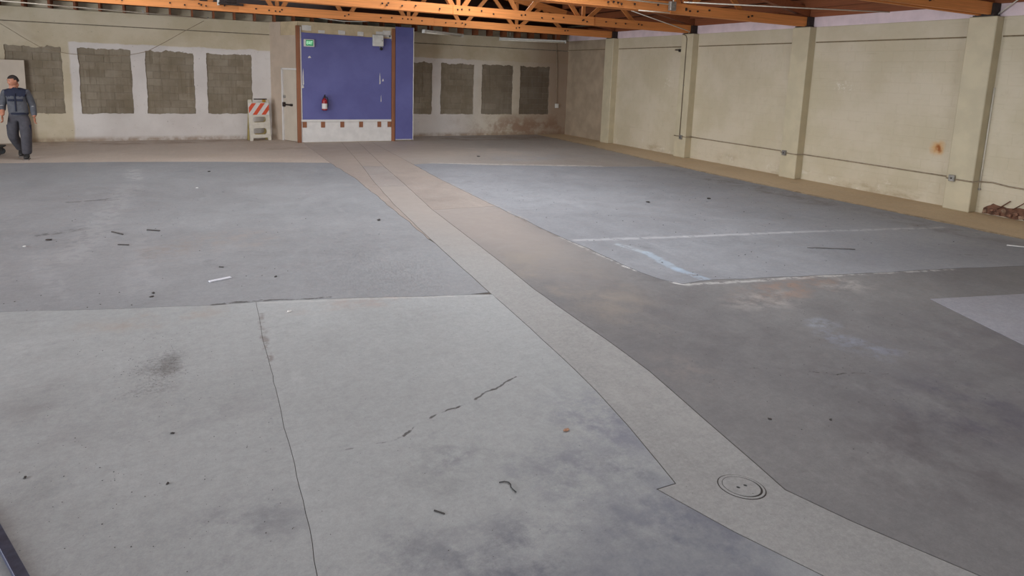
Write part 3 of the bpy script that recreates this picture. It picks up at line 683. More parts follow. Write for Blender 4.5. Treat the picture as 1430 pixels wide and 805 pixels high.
fe = empty('fire_extinguisher', (3.405, YPN-.085, .93)); tag(fe, 'red fire extinguisher hanging low on the blue wall', 'fire extinguisher')
red = plain('extinguisher_red', rgb(150, 26, 34), .35, .08, 10)
obj('cylinder', lathe([(.045, 0), (.07, .012), (.075, .03), (.075, .27), (.066, .31), (.04, .335), (.022, .345), (.022, .36)], 20), red, fe)
lab = lathe([(.0765, .05), (.0765, .20)], 20); obj('label_band', lab, M['white_paint'], fe)
obj('valve', lathe([(.02, .355), (.026, .36), (.026, .40), (.014, .405)], 12), M['dark_iron'], fe)
bar('handle', (0, .02, .405), (0, -.11, .425), .02, .022, M['black'], fe, Vector((1, 0, 0)))
bar('lever', (0, .02, .42), (0, -.10, .452), .014, .02, M['black'], fe, Vector((1, 0, 0)))
tube('hose', [(.02, -.02, .385), (.07, -.03, .37), (.088, -.03, .30), (.086, -.03, .16), (.082, -.03, .09)], .011, M['black'], fe)
box('bracket', (-.03, .07, .1), (.03, .085, .36), M['dark_iron'], fe)

# ------------------------------------------------------------------ barricade
bc = empty('barricade', (1.70, 19.50, 0), radians(14)); tag(bc, 'white plastic folding barricade with orange stripes by the door', 'barricade')
plastic = plain('barricade_plastic', rgb(206, 200, 186), .5, .1, 9)
orange = plain('barricade_orange', rgb(212, 82, 48), .45, .08, 9)
yellowed = plain('barricade_yellowed', rgb(178, 160, 104), .55, .15, 9)
def rslot(x0, z0, x1, z1, r, n=5):
    out = []
    for cx, cz, a0 in ((x1-r, z1-r, 0), (x0+r, z1-r, pi/2), (x0+r, z0+r, pi), (x1-r, z0+r, 1.5*pi)):
        out += [(cx+r*cos(a0+k*pi/2/n), cz+r*sin(a0+k*pi/2/n)) for k in range(n+1)]
    return out
def frame_me():
    outer = [(-.30, 0), (-.22, 0), (-.205, .08), (.205, .08), (.22, 0), (.30, 0), (.285, 1.16), (.27, 1.18), (.19, 1.18), (.18, 1.10), (-.18, 1.10), (-.19, 1.18), (-.27, 1.18), (-.285, 1.16)]
    return plate_with_holes(outer, [rslot(-.19, .18, .19, .36, .07), rslot(-.19, .53, .19, .69, .07)], .045)
Mf = Matrix.Translation((0, -.17, 0)) @ Matrix.Rotation(radians(-7), 4, 'X') @ XZ
obj('front_frame', xform(frame_me(), Mf), plastic, bc)
Mb = Matrix.Translation((.02, .12, 0)) @ Matrix.Rotation(radians(7), 4, 'X') @ XZ
obj('back_frame', xform(frame_me(), Mb), yellowed, bc)
sp = box('stripe_panel', (-.29, .74, .024), (.29, 1.08, .034), M['white_paint'], bc, .003, Mf)
for k in range(3):
    x0 = -.44+.25*k
    pts = [(x0, .745), (x0+.12, .745), (x0+.12+.33*.75, 1.075), (x0+.33*.75, 1.075)]
    cl = []
    for i in range(4):                       # clip the slanted stripe to the panel
        a, b = pts[i], pts[(i+1) % 4]
        cl.append(a)
        for lim in (-.285, .285):
            if (a[0]-lim)*(b[0]-lim) < 0:
                t = (lim-a[0])/(b[0]-a[0]); cl.append((lim, a[1]+t*(b[1]-a[1])))
    cl = [p for p in cl if -.2851 <= p[0] <= .2851]
    cxm = sum(p[0] for p in cl)/len(cl); czm = sum(p[1] for p in cl)/len(cl)
    cl.sort(key=lambda p: atan2(p[1]-czm, p[0]-cxm))
    me = plate_with_holes(cl, [], .004); xform(me, Mf @ Matrix.Translation((0, 0, .036))); obj('stripe', me, orange, sp)
box('hinge_bar', (-.12, -.05, 1.17), (.25, -.02, 1.2), M['dark_iron'], bc, .005)
box('warning_lamp_mount', (.10, -.10, 1.10), (.2, -.04, 1.17), plain('amber', rgb(170, 130, 40), .4), bc, .015)

# ------------------------------------------------------------------ conduits, cables and lamps
t = empty('wall_conduit', (XW, 9.8, .57)); tag(t, 'thin conduit with metal boxes running along the right wall', 'conduit')
def rel(p, o): return tuple(Vector(p)-Vector(o.location))
def run(name, pts, r, mat, parent, n=7): return tube(name, [rel(p, parent) for p in pts], r, mat, parent, n)
cx_ = XW-.012
run('pipe', [(cx_, 13.18, .585), (cx_, 12.3, .58), (cx_, 10.5, .575), (cx_, 10.02, .57)], .013, M['conduit_paint'], t)
run('pipe', [(XP-.012, 13.64, .59), (XP-.012, 13.18, .585), (cx_, 13.17, .585)], .013, M['conduit_paint'], t)
run('pipe', [(cx_, 10.03, .57), (XP-.012, 10.0, .57), (XP-.012, 9.57, .565), (cx_, 9.55, .565), (cx_, 8.9, .565), (cx_, 6.41, .555)], .013, M['conduit_paint'], t)
run('pipe', [(cx_, 6.42, .555), (XP-.012, 6.39, .555), (XP-.012, 5.95, .55), (cx_, 5.93, .55), (cx_, 5.75, .565), (cx_, 5.5, .535), (cx_, 5.2, .53), (cx_, 4.2, .535)], .013, M['conduit_paint'], t)
for y, x in ((13.36, XP), (9.9, XP), (6.29, XP)):
    b = box('junction_box', rel((x-.05, y-.05, .51), t), rel((x, y+.05, .625), t), M['galvanised'], t, .006)
    box('cover_screw', rel((x-.056, y-.012, .555), t), rel((x-.05, y+.012, .58), t), M['dark_iron'], b)
t = empty('riser_conduit', (XP, 13.42, .6)); tag(t, 'dark conduit climbing the pilaster up to the roof truss', 'conduit')
run('pipe', [(XP-.012, 13.42, .62), (XP-.012, 13.42, 1.8), (XP-.012, 13.42, 3.26), (XP-.012, 13.46, 3.34), (XP-.012, 13.52, 3.365), (XP-.012, 13.60, 3.385)], .012, plain('conduit_dark', rgb(112, 98, 80), .6), t)
run('strap', [(XP-.008, 13.38, 2.0), (XP-.03, 13.42, 2.0), (XP-.008, 13.46, 2.0)], .006, M['galvanised'], t)
t = empty('door_jamb_pipe', (XW, 5.93, 1.3)); tag(t, 'short pale pipe in the corner beside the rightmost pilaster', 'pipe')
run('pipe', [(XW-.014, 5.945, .41), (XW-.014, 5.945, 2.19)], .013, M['conduit_white'], t); box('pipe_clamp', rel((XW-.03, 5.92, .40), t), rel((XW, 5.958, .43), t), M['galvanised'], t)
t = empty('roof_conduit', (8.3, 9.45, 3.6)); tag(t, 'white conduit crossing below the roof to the right wall', 'conduit')
run('pipe', [(8.39, 9.45, 3.6), (10.2, 8.77, 3.6), (12.33, 7.97, 3.6)], .012, M['conduit_white'], t)
t = empty('truss_conduit', (6, 9.68, 3.6)); tag(t, 'white conduit clipped along the face of a roof truss', 'conduit')
run('pipe', [(4.2, 9.67, 3.585), (6.4, 9.67, 3.58), (8.25, 9.66, 3.565)], .014, M['conduit_white'], t); run('pipe', [(8.30, 9.64, 3.62), (8.30, 9.64, 4.2)], .012, M['conduit_white'], t)
b = box('junction_box', rel((8.22, 9.61, 3.45), t), rel((8.36, 9.69, 3.62), t), M['galvanised'], t, .008)
run('edge_pipe', [(7.5, 9.66, 3.40), (8.25, 9.66, 3.405)], .010, M['conduit_white'], t)
t = empty('corner_cable', (12.2, 5.9, 3.6)); tag(t, 'white cable rising from the top of the rightmost pilaster', 'cable')
run('cable', [(12.28, 6.04, 3.42), (12.27, 5.8, 3.62), (12.2, 5.5, 3.80)], .010, M['conduit_white'], t); run('clip', [(12.29, 6.05, 3.40), (12.27, 6.0, 3.46)], .015, M['galvanised'], t)
t = empty('brace_cable', (8.05, 10.6, 3.5)); tag(t, 'taut pale cable slanting down to a truss end', 'cable')
run('cable', [(8.05, 10.6, 3.5), (11.81, 13.0, 3.416), (12.1, 13.35, 3.40)], .009, M['conduit_white'], t); run('cable', [(10.2, 12.0, 3.47), (11.9, 13.1, 3.44)], .007, M['conduit_paint'], t)
t = empty('hanging_conduit', (-1, 18.5, 3.36)); tag(t, 'long white conduit under the joists above the left windows', 'conduit')
run('pipe', [(-4.9, 15.3, 3.23), (-3.4, 16.5, 3.272), (-.98, 18.5, 3.345), (.49, 19.6, 3.372)], .013, M['conduit_white'], t)
box('hanger', rel((-1.0, 18.48, 3.35), t), rel((-.96, 18.52, 3.41), t), M['galvanised'], t)
t = empty('droop_cable', (-2, 19.6, 2.2)); tag(t, 'thin cable drooping across the left bricked-up windows', 'cable')
run('cable', [(-4.3, 19.75, 3.08), (-4.0, 19.6, 2.89), (-3.6, 19.58, 2.60), (-3.257, 19.56, 2.378), (-2.746, 19.55, 2.277), (-2.06, 19.55, 2.234), (-1.42, 19.55, 2.299), (-1.0, 19.55, 2.411), (-.55, 19.55, 2.69), (-.137, 19.55, 2.966), (.40, 19.45, 3.30)], .007, M['conduit_paint'], t, 6)
run('clip', [(.47, 19.58, 3.36), (.51, 19.58, 3.41)], .012, M['galvanised'], t)
t = empty('slack_cable', (4, 17.8, 3.45)); tag(t, 'slack white cable hanging above the blue partition', 'cable')
run('cable', [(2.2, 17.9, 3.50), (2.87, 17.8, 3.49), (3.4, 17.8, 3.445), (3.81, 17.8, 3.42), (4.2, 17.8, 3.44), (4.6, 17.8, 3.476), (5.42, 17.8, 3.54)], .010, M['conduit_white'], t, 6)
run('clip', [(5.40, 17.8, 3.52), (5.44, 17.8, 3.58)], .014, M['galvanised'], t)
t = empty('corner_conduit', (11.86, 19.8, 1.05)); tag(t, 'pale conduit dropping to a switch box in the far corner', 'conduit')
run('pipe', [(11.80, 19.82, 3.40), (11.88, 19.82, 2.4), (11.93, 19.82, 1.12)], .012, M['conduit_paint'], t)
b = box('switch_box', rel((11.87, 19.77, .97), t), rel((11.99, 19.85, 1.13), t), M['white_metal'], t, .008); box('switch', rel((11.92, 19.76, 1.03), t), rel((11.94, 19.772, 1.07), t), M['white_metal'], b)
def strip_light(p, q, label):
    p, q = Vector(p), Vector(q); t_ = empty('strip_light', (p+q)/2, atan2(q.y-p.y, q.x-p.x)); L = (q-p).length/2
    tag(t_, label, 'strip light', 'unlit strip lights in the far bay')
    box('housing', (-L, -.05, -.01), (L, .05, .05), M['white_metal'], t_, .008)
    for sy in (-.035, .035): tube('lamp_tube', [(-L+.04, sy, -.03), (L-.04, sy, -.03)], .016, M['conduit_white'], t_)
    for sx in (-1, 1):
        box('end_cap', (sx*L-.02, -.055, -.05), (sx*L+.02, .055, .05), M['white_metal'], t_, .004)
        tube('hanger', [(sx*L*.7, 0, .05), (sx*L*.7, 0, .33)], .006, M['galvanised'], t_)
strip_light((6.04, 17.6, 3.275), (7.57, 18.45, 3.275), 'unlit white strip light nearer the blue partition')
strip_light((9.15, 19.0, 3.275), (11.3, 18.4, 3.275), 'unlit white strip light nearer the far right corner')
t = empty('truss_bracket', (.94, 16.9, 3.58)); tag(t, 'dark metal bracket bolted on the farthest truss', 'bracket')
box('plate', (-.28, -.05, -.03), (.28, .03, .02), M['dark_iron'], t, .004); box('upright', (-.30, -.05, -.05), (-.25, .03, .10), M['white_metal'], t, .004); box('lamp_body', (-.1, -.05, .02), (.12, .03, .12), M['dark_iron'], t, .01)
t = empty('wall_bracket', (XW, 13.9, 2.97)); tag(t, 'small dark bracket left on the right wall below the groove', 'bracket')
box('plate', (-.06, -.04, -.05), (0, .02, .03), M['dark_iron'], t, .005); box('stub', (-.10, -.13, -.01), (-.02, .12, .02), M['dark_iron'], t, .005)

# ------------------------------------------------------------------ broken wall foot with rubble and bars
brick_red = plain('broken_brick', rgb(128, 92, 74), .9, .4, 20, bump=.004)
brick_pale = plain('broken_mortar', rgb(158, 128, 106), .9, .25, 14, bump=.004)
cav = ragged([(4.6, .004), (5.86, .004), (5.84, .10), (5.70, .19), (5.45, .17), (5.2, .20), (4.6, .19)], .05, .02, 3.3)
hb = obj('cavity', xform(plate_with_holes(cav, [], .012), Matrix.Translation((XW-.002, 0, 0)) @ Matrix(((0, 0, 1, 0), (1, 0, 0, 0), (0, 1, 0, 0), (0, 0, 0, 1)))), plain('cavity_dark', rgb(104, 72, 56), .95, .45, 9, bump=.01), wr)
rr = random.Random(5)
def rock(seed, sx, sy, sz, rough=.3):
    bm_ = bmesh.new(); bmesh.ops.create_icosphere(bm_, subdivisions=2, radius=1)
    for v in bm_.verts:
        c = v.co; m_ = max(abs(c.x), abs(c.y), abs(c.z)); c = c.lerp(c/m_*.8, .6)      # squarish, like broken masonry
        k = 1+rough*(noise.noise(c*1.6+Vector((seed*3.1, seed, 0)))+.5*noise.noise(c*4+Vector((seed, 2, seed))))
        v.co = Vector((c.x*sx*k, c.y*sy*k, c.z*sz*k))
    return bm_mesh(bm_)
spots = [(5.80, .05, 'near the pilaster foot'), (5.70, .10, 'second from the pilaster'), (5.60, .05, 'below the left bar'), (5.52, .12, 'behind the left bar'), (5.42, .05, 'between the two bars'), (5.34, .10, 'beside the right bar'), (5.25, .05, 'at the frame edge'), (5.15, .10, 'past the right bar')]
for i, (y, z, w) in enumerate(spots):
    o = obj('rubble', rock(i+1, .045, .030+.014*((i*7) % 3)/2, .026+.012*((i*5) % 4)/3, .55), brick_red if i % 3 else brick_pale); o.location = (XW-.03+.02*(i % 2), y, z*.8+.01); o.rotation_euler = (0, 0, i*.9)
    tag(o, 'lump of broken red brick %s at the broken wall foot' % w, 'brick rubble', 'rubble at the broken wall foot')
for p, q, l in (((12.33, 5.62, .12), (12.30, 5.43, .30), 'shorter rusty bar sticking out of the broken wall foot'), ((12.30, 5.385, .16), (12.20, 5.12, .38), 'longer rusty bar sticking out of the broken wall foot')):
    e = tube('steel_bar', [p, q], .009, plain('rust', rgb(96, 62, 44), .8, .3, 20)); tag(e, l, 'steel bar')

# ------------------------------------------------------------------ drain cover in the trench
dc = empty('drain_cover', (2.545, 2.135, 0), radians(-44)); dc.scale = (.98, .78, 1); tag(dc, 'round drain cover set in the pale trench strip', 'drain cover')
cc = FM['trench']
obj('groove', lathe([(.128, .0), (.128, .0008)], 40), M['dark_iron'], dc)
bm = bmesh.new(); n = 48; ri = []; ro = []
for k in range(n):
    a = 2*pi*k/n; ri.append(bm.verts.new((.1065*cos(a)+.003, .1065*sin(a), .003))); ro.append(bm.verts.new((.1215*cos(a), .1215*sin(a), .003)))
for k in range(n): bm.faces.new((ri[k], ro[k], ro[(k+1) % n], ri[(k+1) % n]))
r2 = bmesh.ops.extrude_face_region(bm, geom=bm.faces[:]); bmesh.ops.translate(bm, verts=[v for v in r2['geom'] if isinstance(v, bmesh.types.BMVert)], vec=(0, 0, -.0024))
obj('rim', bm_mesh(bm), cc, dc)
lid_out = [(.099*cos(2*pi*k/48)-.001, .099*sin(2*pi*k/48)+.001) for k in range(48)]
hol = [[(cx+.011*cos(-2*pi*k/10), .0+cy+.011*sin(-2*pi*k/10)) for k in range(10)] for cx, cy in ((-.018, -.02), (.02, .02))]
me = plate_with_holes(lid_out, hol, .003); xform(me, Matrix.Translation((0, 0, .002))); obj('lid', me, cc, dc)
for k in range(2): obj('pick_hole', xform(lathe([(.011, .001), (.011, .0014)], 10), Matrix.Translation(((-.018, .02)[k], (-.02, .02)[k], 0))), M['black'], dc)

# ------------------------------------------------------------------ loose things on the floor
mb = empty('metal_strip', (-.75, 3.05, 0), atan2(-.31, .137)); tag(mb, 'blue-grey metal strip lying at the bottom left corner', 'metal strip')
steel = plain('blue_steel', rgb(78, 86, 108), .4, .25, 18, .3)
box('flange', (-.6, -.022, .001), (.75, .022, .006), steel, mb, .001); box('lip', (-.6, -.026, .001), (.75, -.02, .03), plain('blue_steel_dark', rgb(60, 62, 86), .45, .2, 15, .3), mb, .001)
def stick(p, q, w, h_, mat, name, label, cat):
    p, q = Vector((*p, 0)), Vector((*q, 0)); L = (q-p).length
    bm_ = bmesh.new(); add_box(bm_, (-L/2, -w/2, .0005), (L/2, w/2, h_)); bmesh.ops.bevel(bm_, geom=bm_.edges[:], offset=min(w, h_)*.2, segments=1, affect='EDGES')
    o = obj(name, bm_mesh(bm_), mat); o.location = (p+q)/2; o.rotation_euler = (0, 0, atan2(q.y-p.y, q.x-p.x)); tag(o, label, cat); return o
dkw = plain('dark_scrap', rgb(62, 57, 55), .7, .25, 20); lightw = plain('pale_plastic', rgb(212, 212, 220), .5, .06, 12)
stick((.084, 6.66), (.284, 6.73), .045, .012, lightw, 'plastic_strip', 'pale flat plastic strip lying on the grey slab', 'plastic strip')
stick((-.965, 9.13), (-.83, 8.94), .02, .012, dkw, 'scrap_stick', 'dark stick nearest the long floor scuff', 'stick')
stick((-.578, 9.09), (-.43, 8.99), .022, .014, dkw, 'scrap_stick', 'dark stick right of a similar slanting stick', 'stick')
stick((-.84, 8.45), (-.725, 8.39), .02, .01, dkw, 'scrap_stick', 'thin short stick below two longer dark sticks', 'stick')
stick((.19, 7.14), (.235, 7.115), .009, .01, dkw, 'scrap_stick', 'tiny dark splinter behind the pale plastic strip', 'stick')
stick((.986, 2.636), (1.025, 2.59), .007, .006, dkw, 'screw', 'small dark screw on the near middle slab', 'screw')
w = tube('rubber_scrap', [(1.371, 2.694, .005), (1.40, 2.69, .005), (1.418, 2.675, .005), (1.42, 2.655, .005), (1.411, 2.635, .005), (1.413, 2.61, .005), (1.418, 2.588, .005)], .0026, M['black']); tag(w, 'short curled black rubber scrap on the near slab', 'rubber scrap')
w = tube('wire_scrap', [(7.2, 5.38, .008), (7.33, 5.31, .01), (7.45, 5.24, .008), (7.6, 5.16, .008), (7.74, 5.07, .01)], .007, plain('wire_grey', rgb(120, 116, 116), .5)); tag(w, 'thin bent wire on the grey right slab', 'wire')
w = tube('wire_scrap', [(10.1, 4.42, .01), (10.25, 4.25, .012), (10.4, 4.05, .01)], .009, plain('wire_pale', rgb(190, 186, 182), .5)); tag(w, 'pale wire scrap near the right frame edge', 'wire')
lf = obj('leaf', rock(31, .022, .012, .006, .6), plain('dry_leaf', rgb(164, 122, 96), .7, .3, 60)); lf.location = (1.963, 2.974, .006); tag(lf, 'small orange-brown dry leaf beside the trench', 'leaf')
chips = [(-1.584, 8.931, .034, 'dark clod below the long floor scuff'), (2.334, 8.68, .034, 'dark clod left of the tan strip'), (6.568, 14.718, .045, 'dark clod in front of the far windows'), (.259, 13.819, .03, 'dark clod far back on the left grey slab'),
         (-.392, 6.507, .02, 'upper of two dark crumbs at the left slab joint'), (-.399, 6.407, .02, 'lower of two dark crumbs at the left slab joint'), (-.845, 3.735, .012, 'black crumb near the left frame edge'), (-.177, 3.882, .012, 'curled black crumb on the near left slab'), (-.19, 3.391, .010, 'black crumb midway on the near left slab'),
         (3.243, 2.554, .014, 'black chip right of the trench, beside another'), (3.608, 2.386, .012, 'black chip farther right of the trench'), (7.066, 8.492, .04, 'dark flat scrap on the right grey slab'), (8.404, 8.403, .04, 'dark scrap nearer the right wall'), (.70, 6.60, .02, 'dark crumb right of the pale plastic strip')]
for i, (x, y, s_, l) in enumerate(chips):
    o = obj('debris_chip', rock(i+40, s_, s_*.6, s_*.35, .7), dkw); o.location = (x, y, s_*.25); o.rotation_euler = (0, 0, i*1.3); tag(o, l, 'debris', 'dark crumbs on the floor')
for i, (x, y, l) in enumerate(((-1.775, 8.703, 'white crumb left of the floor scuff'), (.024, 12.003, 'white crumb far back on the left grey slab'), (.696, 5.567, 'white crumb right of the slab joint'))):
    o = obj('paint_crumb', rock(i+70, .02, .015, .008, .6), M['white_paint']); o.location = (x, y, .006); tag(o, l, 'debris', 'white crumbs on the floor')
bm = bmesh.new(); rg = random.Random(11)
def crumb(x, y, s_):
    a = rg.random()*6.28; Mx = Matrix.Translation((x, y, s_*.2)) @ Matrix.Rotation(a, 4, 'Z') @ Matrix.Diagonal((s_, s_*rg.uniform(.5, .9), s_*.4, 1))
    bmesh.ops.create_icosphere(bm, subdivisions=1, radius=1, matrix=Mx)
for i in range(170): crumb(rg.gauss(-.27, .12), rg.gauss(4.85, .16), rg.uniform(.001, .0036))
for i in range(220): crumb(rg.uniform(-.9, .35), rg.uniform(2.6, 5.6), rg.uniform(.001, .004))
for i in range(120): crumb(rg.uniform(.45, 2.4), rg.uniform(2.2, 5.2), rg.uniform(.001, .003))
for i in range(160): crumb(rg.uniform(3.2, 6.0), rg.uniform(2.0, 4.4), rg.uniform(.0015, .0045))
for i in range(220): crumb(rg.uniform(4.6, 10.4), rg.uniform(4.8, 11), rg.uniform(.004, .010))
for i in range(120): crumb(rg.uniform(-1.8, 2.4), rg.uniform(6.2, 12), rg.uniform(.003, .008))
o = obj('floor_crumbs', bm_mesh(bm), dkw); tag(o, 'fine dark crumbs and grit scattered over the concrete floor', 'grit', kind='stuff')

# dolly at the left frame edge
dy_ = empty('platform_dolly', (-3.93, 17.25, 0)); tag(dy_, 'low black dolly cut by the left frame edge', 'dolly')
box('deck', (-.5, -.25, .17), (.20, .25, .21), M['black'], dy_, .01)
for sx, sy in ((-.4, -.18), (-.4, .18), (.10, -.18), (.10, .18)):
    me = lathe([(.02, -.022), (.07, -.02), (.075, -.012), (.075, .012), (.07, .02), (.02, .022)], 16); xform(me, Matrix.Translation((sx+.02, sy, .075)) @ Matrix.Rotation(pi/2, 4, 'X'))
    c_ = obj('wheel', me, M['black'], dy_); box('fork', (sx-.01, sy-.035, .08), (sx+.05, sy+.035, .17), M['dark_iron'], c_)

# ------------------------------------------------------------------ the walking man
def skin_mesh(nodes, edges, sub=2, root=0):
    """nodes: (pos, (rx, ry)); grows one continuous surface over the edges"""
    me_ = bpy.data.meshes.new('skin'); me_.from_pydata([n_[0] for n_ in nodes], edges, [])
    o_ = bpy.data.objects.new('skin', me_); COL.objects.link(o_)
    md = o_.modifiers.new('skin', 'SKIN'); md.branch_smoothing = .6; md.use_smooth_shade = True
    if not me_.skin_vertices: bpy.context.view_layer.update()
    for i, n_ in enumerate(nodes): me_.skin_vertices[0].data[i].radius = (n_[1][0]*1.27, n_[1][1]*1.27)
    me_.skin_vertices[0].data[root].use_root = True
    s_ = o_.modifiers.new('sub', 'SUBSURF'); s_.levels = sub; s_.render_levels = sub
    r_ = eval_mesh(o_); bpy.data.objects.remove(o_, do_unlink=True)
    for p in r_.polygons: p.use_smooth = True
    return r_
PX, PYM = -3.26, 16.52
man = empty('person', (PX, PYM, 0)); tag(man, 'man in grey and navy work clothes walking at the left edge', 'person')
skin = plain('skin', rgb(176, 118, 92), .55, .08, 30); hair = plain('dark_hair', rgb(38, 30, 28), .7, .3, 60)
grey = plain('work_grey', rgb(80, 81, 87), .85, .14, 14); navy = plain('work_navy', rgb(26, 30, 50), .85, .12, 14); reflect = plain('reflective_band', rgb(170, 168, 164), .5, .05, 20); shoe = plain('shoe_black', rgb(30, 27, 26), .6, .2, 20); sole = plain('shoe_sole', rgb(120, 112, 106), .7, .1, 20)
J = dict(pel=(0, .01, .96), wst=(-.01, .01, 1.08), chs=(-.02, .0, 1.28), shc=(-.02, .0, 1.42), nck=(-.025, -.015, 1.52), hd=(-.035, -.03, 1.60),
         lsh=(.155, .01, 1.435), lel=(.235, .07, 1.14), lwr=(.275, -.06, .90), rsh=(-.195, .01, 1.435), rel=(-.275, .06, 1.14), rwr=(-.255, -.12, .93),
         lhp=(.095, .01, .90), lkn=(.115, -.11, .50), lan=(.095, -.06, .10), rhp=(-.095, .02, .90), rkn=(-.145, .05, .50), ran=(-.075, .36, .17))
V3 = lambda k: Vector(J[k])
def lerp(a, b, t): return tuple(V3(a).lerp(V3(b), t))
# one continuous body
nd = [(J['pel'], (.09, .07)), (J['wst'], (.095, .07)), (J['chs'], (.125, .085)), (J['shc'], (.10, .07)), (J['nck'], (.046, .048)), (J['hd'], (.055, .06)),
      (J['lsh'], (.058, .058)), (J['lel'], (.042, .042)), (J['lwr'], (.028, .032)), (J['rsh'], (.058, .058)), (J['rel'], (.042, .042)), (J['rwr'], (.028, .032)),
      (J['lhp'], (.066, .066)), (J['lkn'], (.046, .05)), (J['lan'], (.032, .034)), ((.10, -.20, .04), (.03, .022)), (J['rhp'], (.066, .066)), (J['rkn'], (.046, .05)), (J['ran'], (.032, .034)), ((-.07, .24, .05), (.03, .022))]
ed = [(0, 1), (1, 2), (2, 3), (3, 4), (4, 5), (3, 6), (6, 7), (7, 8), (3, 9), (9, 10), (10, 11), (0, 12), (12, 13), (13, 14), (14, 15), (0, 16), (16, 17), (17, 18), (18, 19)]
bm = bmesh.new(); bm.from_mesh(skin_mesh(nd, ed))
def hand(wr, el, side):
    """palm and five bent fingers hanging from the wrist"""
    w_, e_ = V3(wr), V3(el); d = ((w_-e_).normalized()+Vector((0, 0, -1.2))).normalized()
    fwd = Vector((0, -1, 0)); fwd = (fwd-d*fwd.dot(d)).normalized(); lat = d.cross(fwd)*side
    bmesh.ops.create_uvsphere(bm, u_segments=12, v_segments=8, radius=1, matrix=Matrix.Translation(w_+d*.05) @ Matrix((( fwd.x, lat.x, d.x), (fwd.y, lat.y, d.y), (fwd.z, lat.z, d.z))).to_4x4() @ Matrix.Diagonal((.042, .018, .055, 1)))
    for k, (o_, L) in enumerate(((.03, .072), (.011, .08), (-.009, .075), (-.028, .06))):
        p0 = w_+d*.075+fwd*o_; p1 = p0+d*L*.45+lat*.004; p2 = p1+(d*.85+lat*-.5*1).normalized()*L*.35; p3 = p2+(d*.5-lat*.9).normalized()*L*.28
        add_tube(bm, [p0, p1, p2, p3], [.0095, .009, .008, .006], 6)
    p0 = w_+d*.025+fwd*.03; p1 = p0+(fwd*.7+d*.7).normalized()*.035; p2 = p1+(d*.95+fwd*.2).normalized()*.035
    add_tube(bm, [p0, p1, p2], [.012, .010, .007], 6)
hand('lwr', 'lel', 1); hand('rwr', 'rel', -1)
# head: turned to the man's right and a little down
HR = Matrix.Translation((-.04, -.04, 1.652)) @ Matrix.Rotation(radians(-52), 4, 'Z') @ Matrix.Rotation(radians(8), 4, 'X')
hm = bmesh.new(); bmesh.ops.create_uvsphere(hm, u_segments=28, v_segments=20, radius=1)
for v in hm.verts:
    c = v.co.copy(); x, y, z = c.x*.078, c.y*.098, c.z*.118
    if z < 0:
        k = 1+z/.118*.28; x *= k
        if c.y < 0: y *= 1-.08*abs(z)/.118
        else: y *= 1+z/.118*.42
    if c.y < -.5 and -.1 < c.z < .25: y += .006*(1-abs(c.z-.07)/.17)          # eye sockets sit back a little
    if c.y < -.8 and abs(c.x) < .17 and -.35 < c.z < .12: y -= .022*(1-abs(c.x)/.17)*(1-abs(c.z+.2)/.35)   # nose
    if c.y < -.6 and .2 < c.z < .36: y -= .005                               # brow
    if c.y < -.75 and abs(c.x) < .35 and -.62 < c.z < -.45: y -= .005       # lips
    v.co = Vector((x, y, z))
for sx in (-1, 1):
    bmesh.ops.create_uvsphere(hm, u_segments=8, v_segments=6, radius=1, matrix=Matrix.Translation((sx*.079, .008, -.005)) @ Matrix.Diagonal((.010, .018, .030, 1)))
for v in hm.verts: v.co = HR @ v.co
tmp = bpy.data.meshes.new('h'); hm.to_mesh(tmp); hm.free(); bm.from_mesh(tmp)
body = obj('body', bm_mesh(bm, smooth=True), skin, man)
def head_bit(name, pts_fn, mat):
    b_ = bmesh.new(); pts_fn(b_)
    for v in b_.verts: v.co = HR @ v.co
    return obj(name, bm_mesh(b_, smooth=True), mat, man)
def _hair(b_):
    bmesh.ops.create_uvsphere(b_, u_segments=28, v_segments=20, radius=1)
    kill = []
    for v in b_.verts:
        c = v.co.copy(); lim = .42 if c.y < -.35 else (.05 if c.y < .2 else -.28)
        if c.z < lim: kill.append(v)
        v.co = Vector((c.x*.084, c.y*.104+.002, c.z*.125+.002))
    bmesh.ops.delete(b_, geom=kill, context='VERTS')
head_bit('hair', _hair, hair)
for sx in (-1, 1):
    head_bit('eye', lambda b_: bmesh.ops.create_uvsphere(b_, u_segments=8, v_segments=6, radius=1, matrix=Matrix.Translation((sx*.031, -.083, .010)) @ Matrix.Diagonal((.012, .008, .006, 1))), M['black'])
    head_bit('eyebrow', lambda b_: bmesh.ops.create_uvsphere(b_, u_segments=8, v_segments=6, radius=1, matrix=Matrix.Translation((sx*.031, -.090, .032)) @ Matrix.Diagonal((.018, .006, .004, 1))), hair)
head_bit('mouth', lambda b_: bmesh.ops.create_uvsphere(b_, u_segments=8, v_segments=6, radius=1, matrix=Matrix.Translation((0, -.086, -.062)) @ Matrix.Diagonal((.022, .006, .004, 1))), plain('lips', rgb(132, 74, 66), .5))
# jacket: torso and sleeves
jn = [((0, .01, .90), (.150, .112)), ((0, .01, .985), (.146, .110)), ((-.01, .01, 1.10), (.150, .110)), (J['chs'], (.165, .118)), ((-.02, 0, 1.41), (.145, .10)), ((-.024, -.012, 1.52), (.066, .066)),
      ((.165, .01, 1.425), (.075, .078)), (lerp('lsh', 'lel', .5), (.060, .062)), (J['lel'], (.052, .054)), (lerp('lel', 'lwr', .95), (.042, .042)),
      ((-.205, .01, 1.425), (.075, .078)), (lerp('rsh', 'rel', .5), (.060, .062)), (J['rel'], (.052, .054)), (lerp('rel', 'rwr', .55), (.048, .048))]
je = [(0, 1), (1, 2), (2, 3), (3, 4), (4, 5), (4, 6), (6, 7), (7, 8), (8, 9), (4, 10), (10, 11), (11, 12), (12, 13)]
jk = obj('jacket', skin_mesh(jn, je, 3), grey, man); jk.data.materials.append(navy)
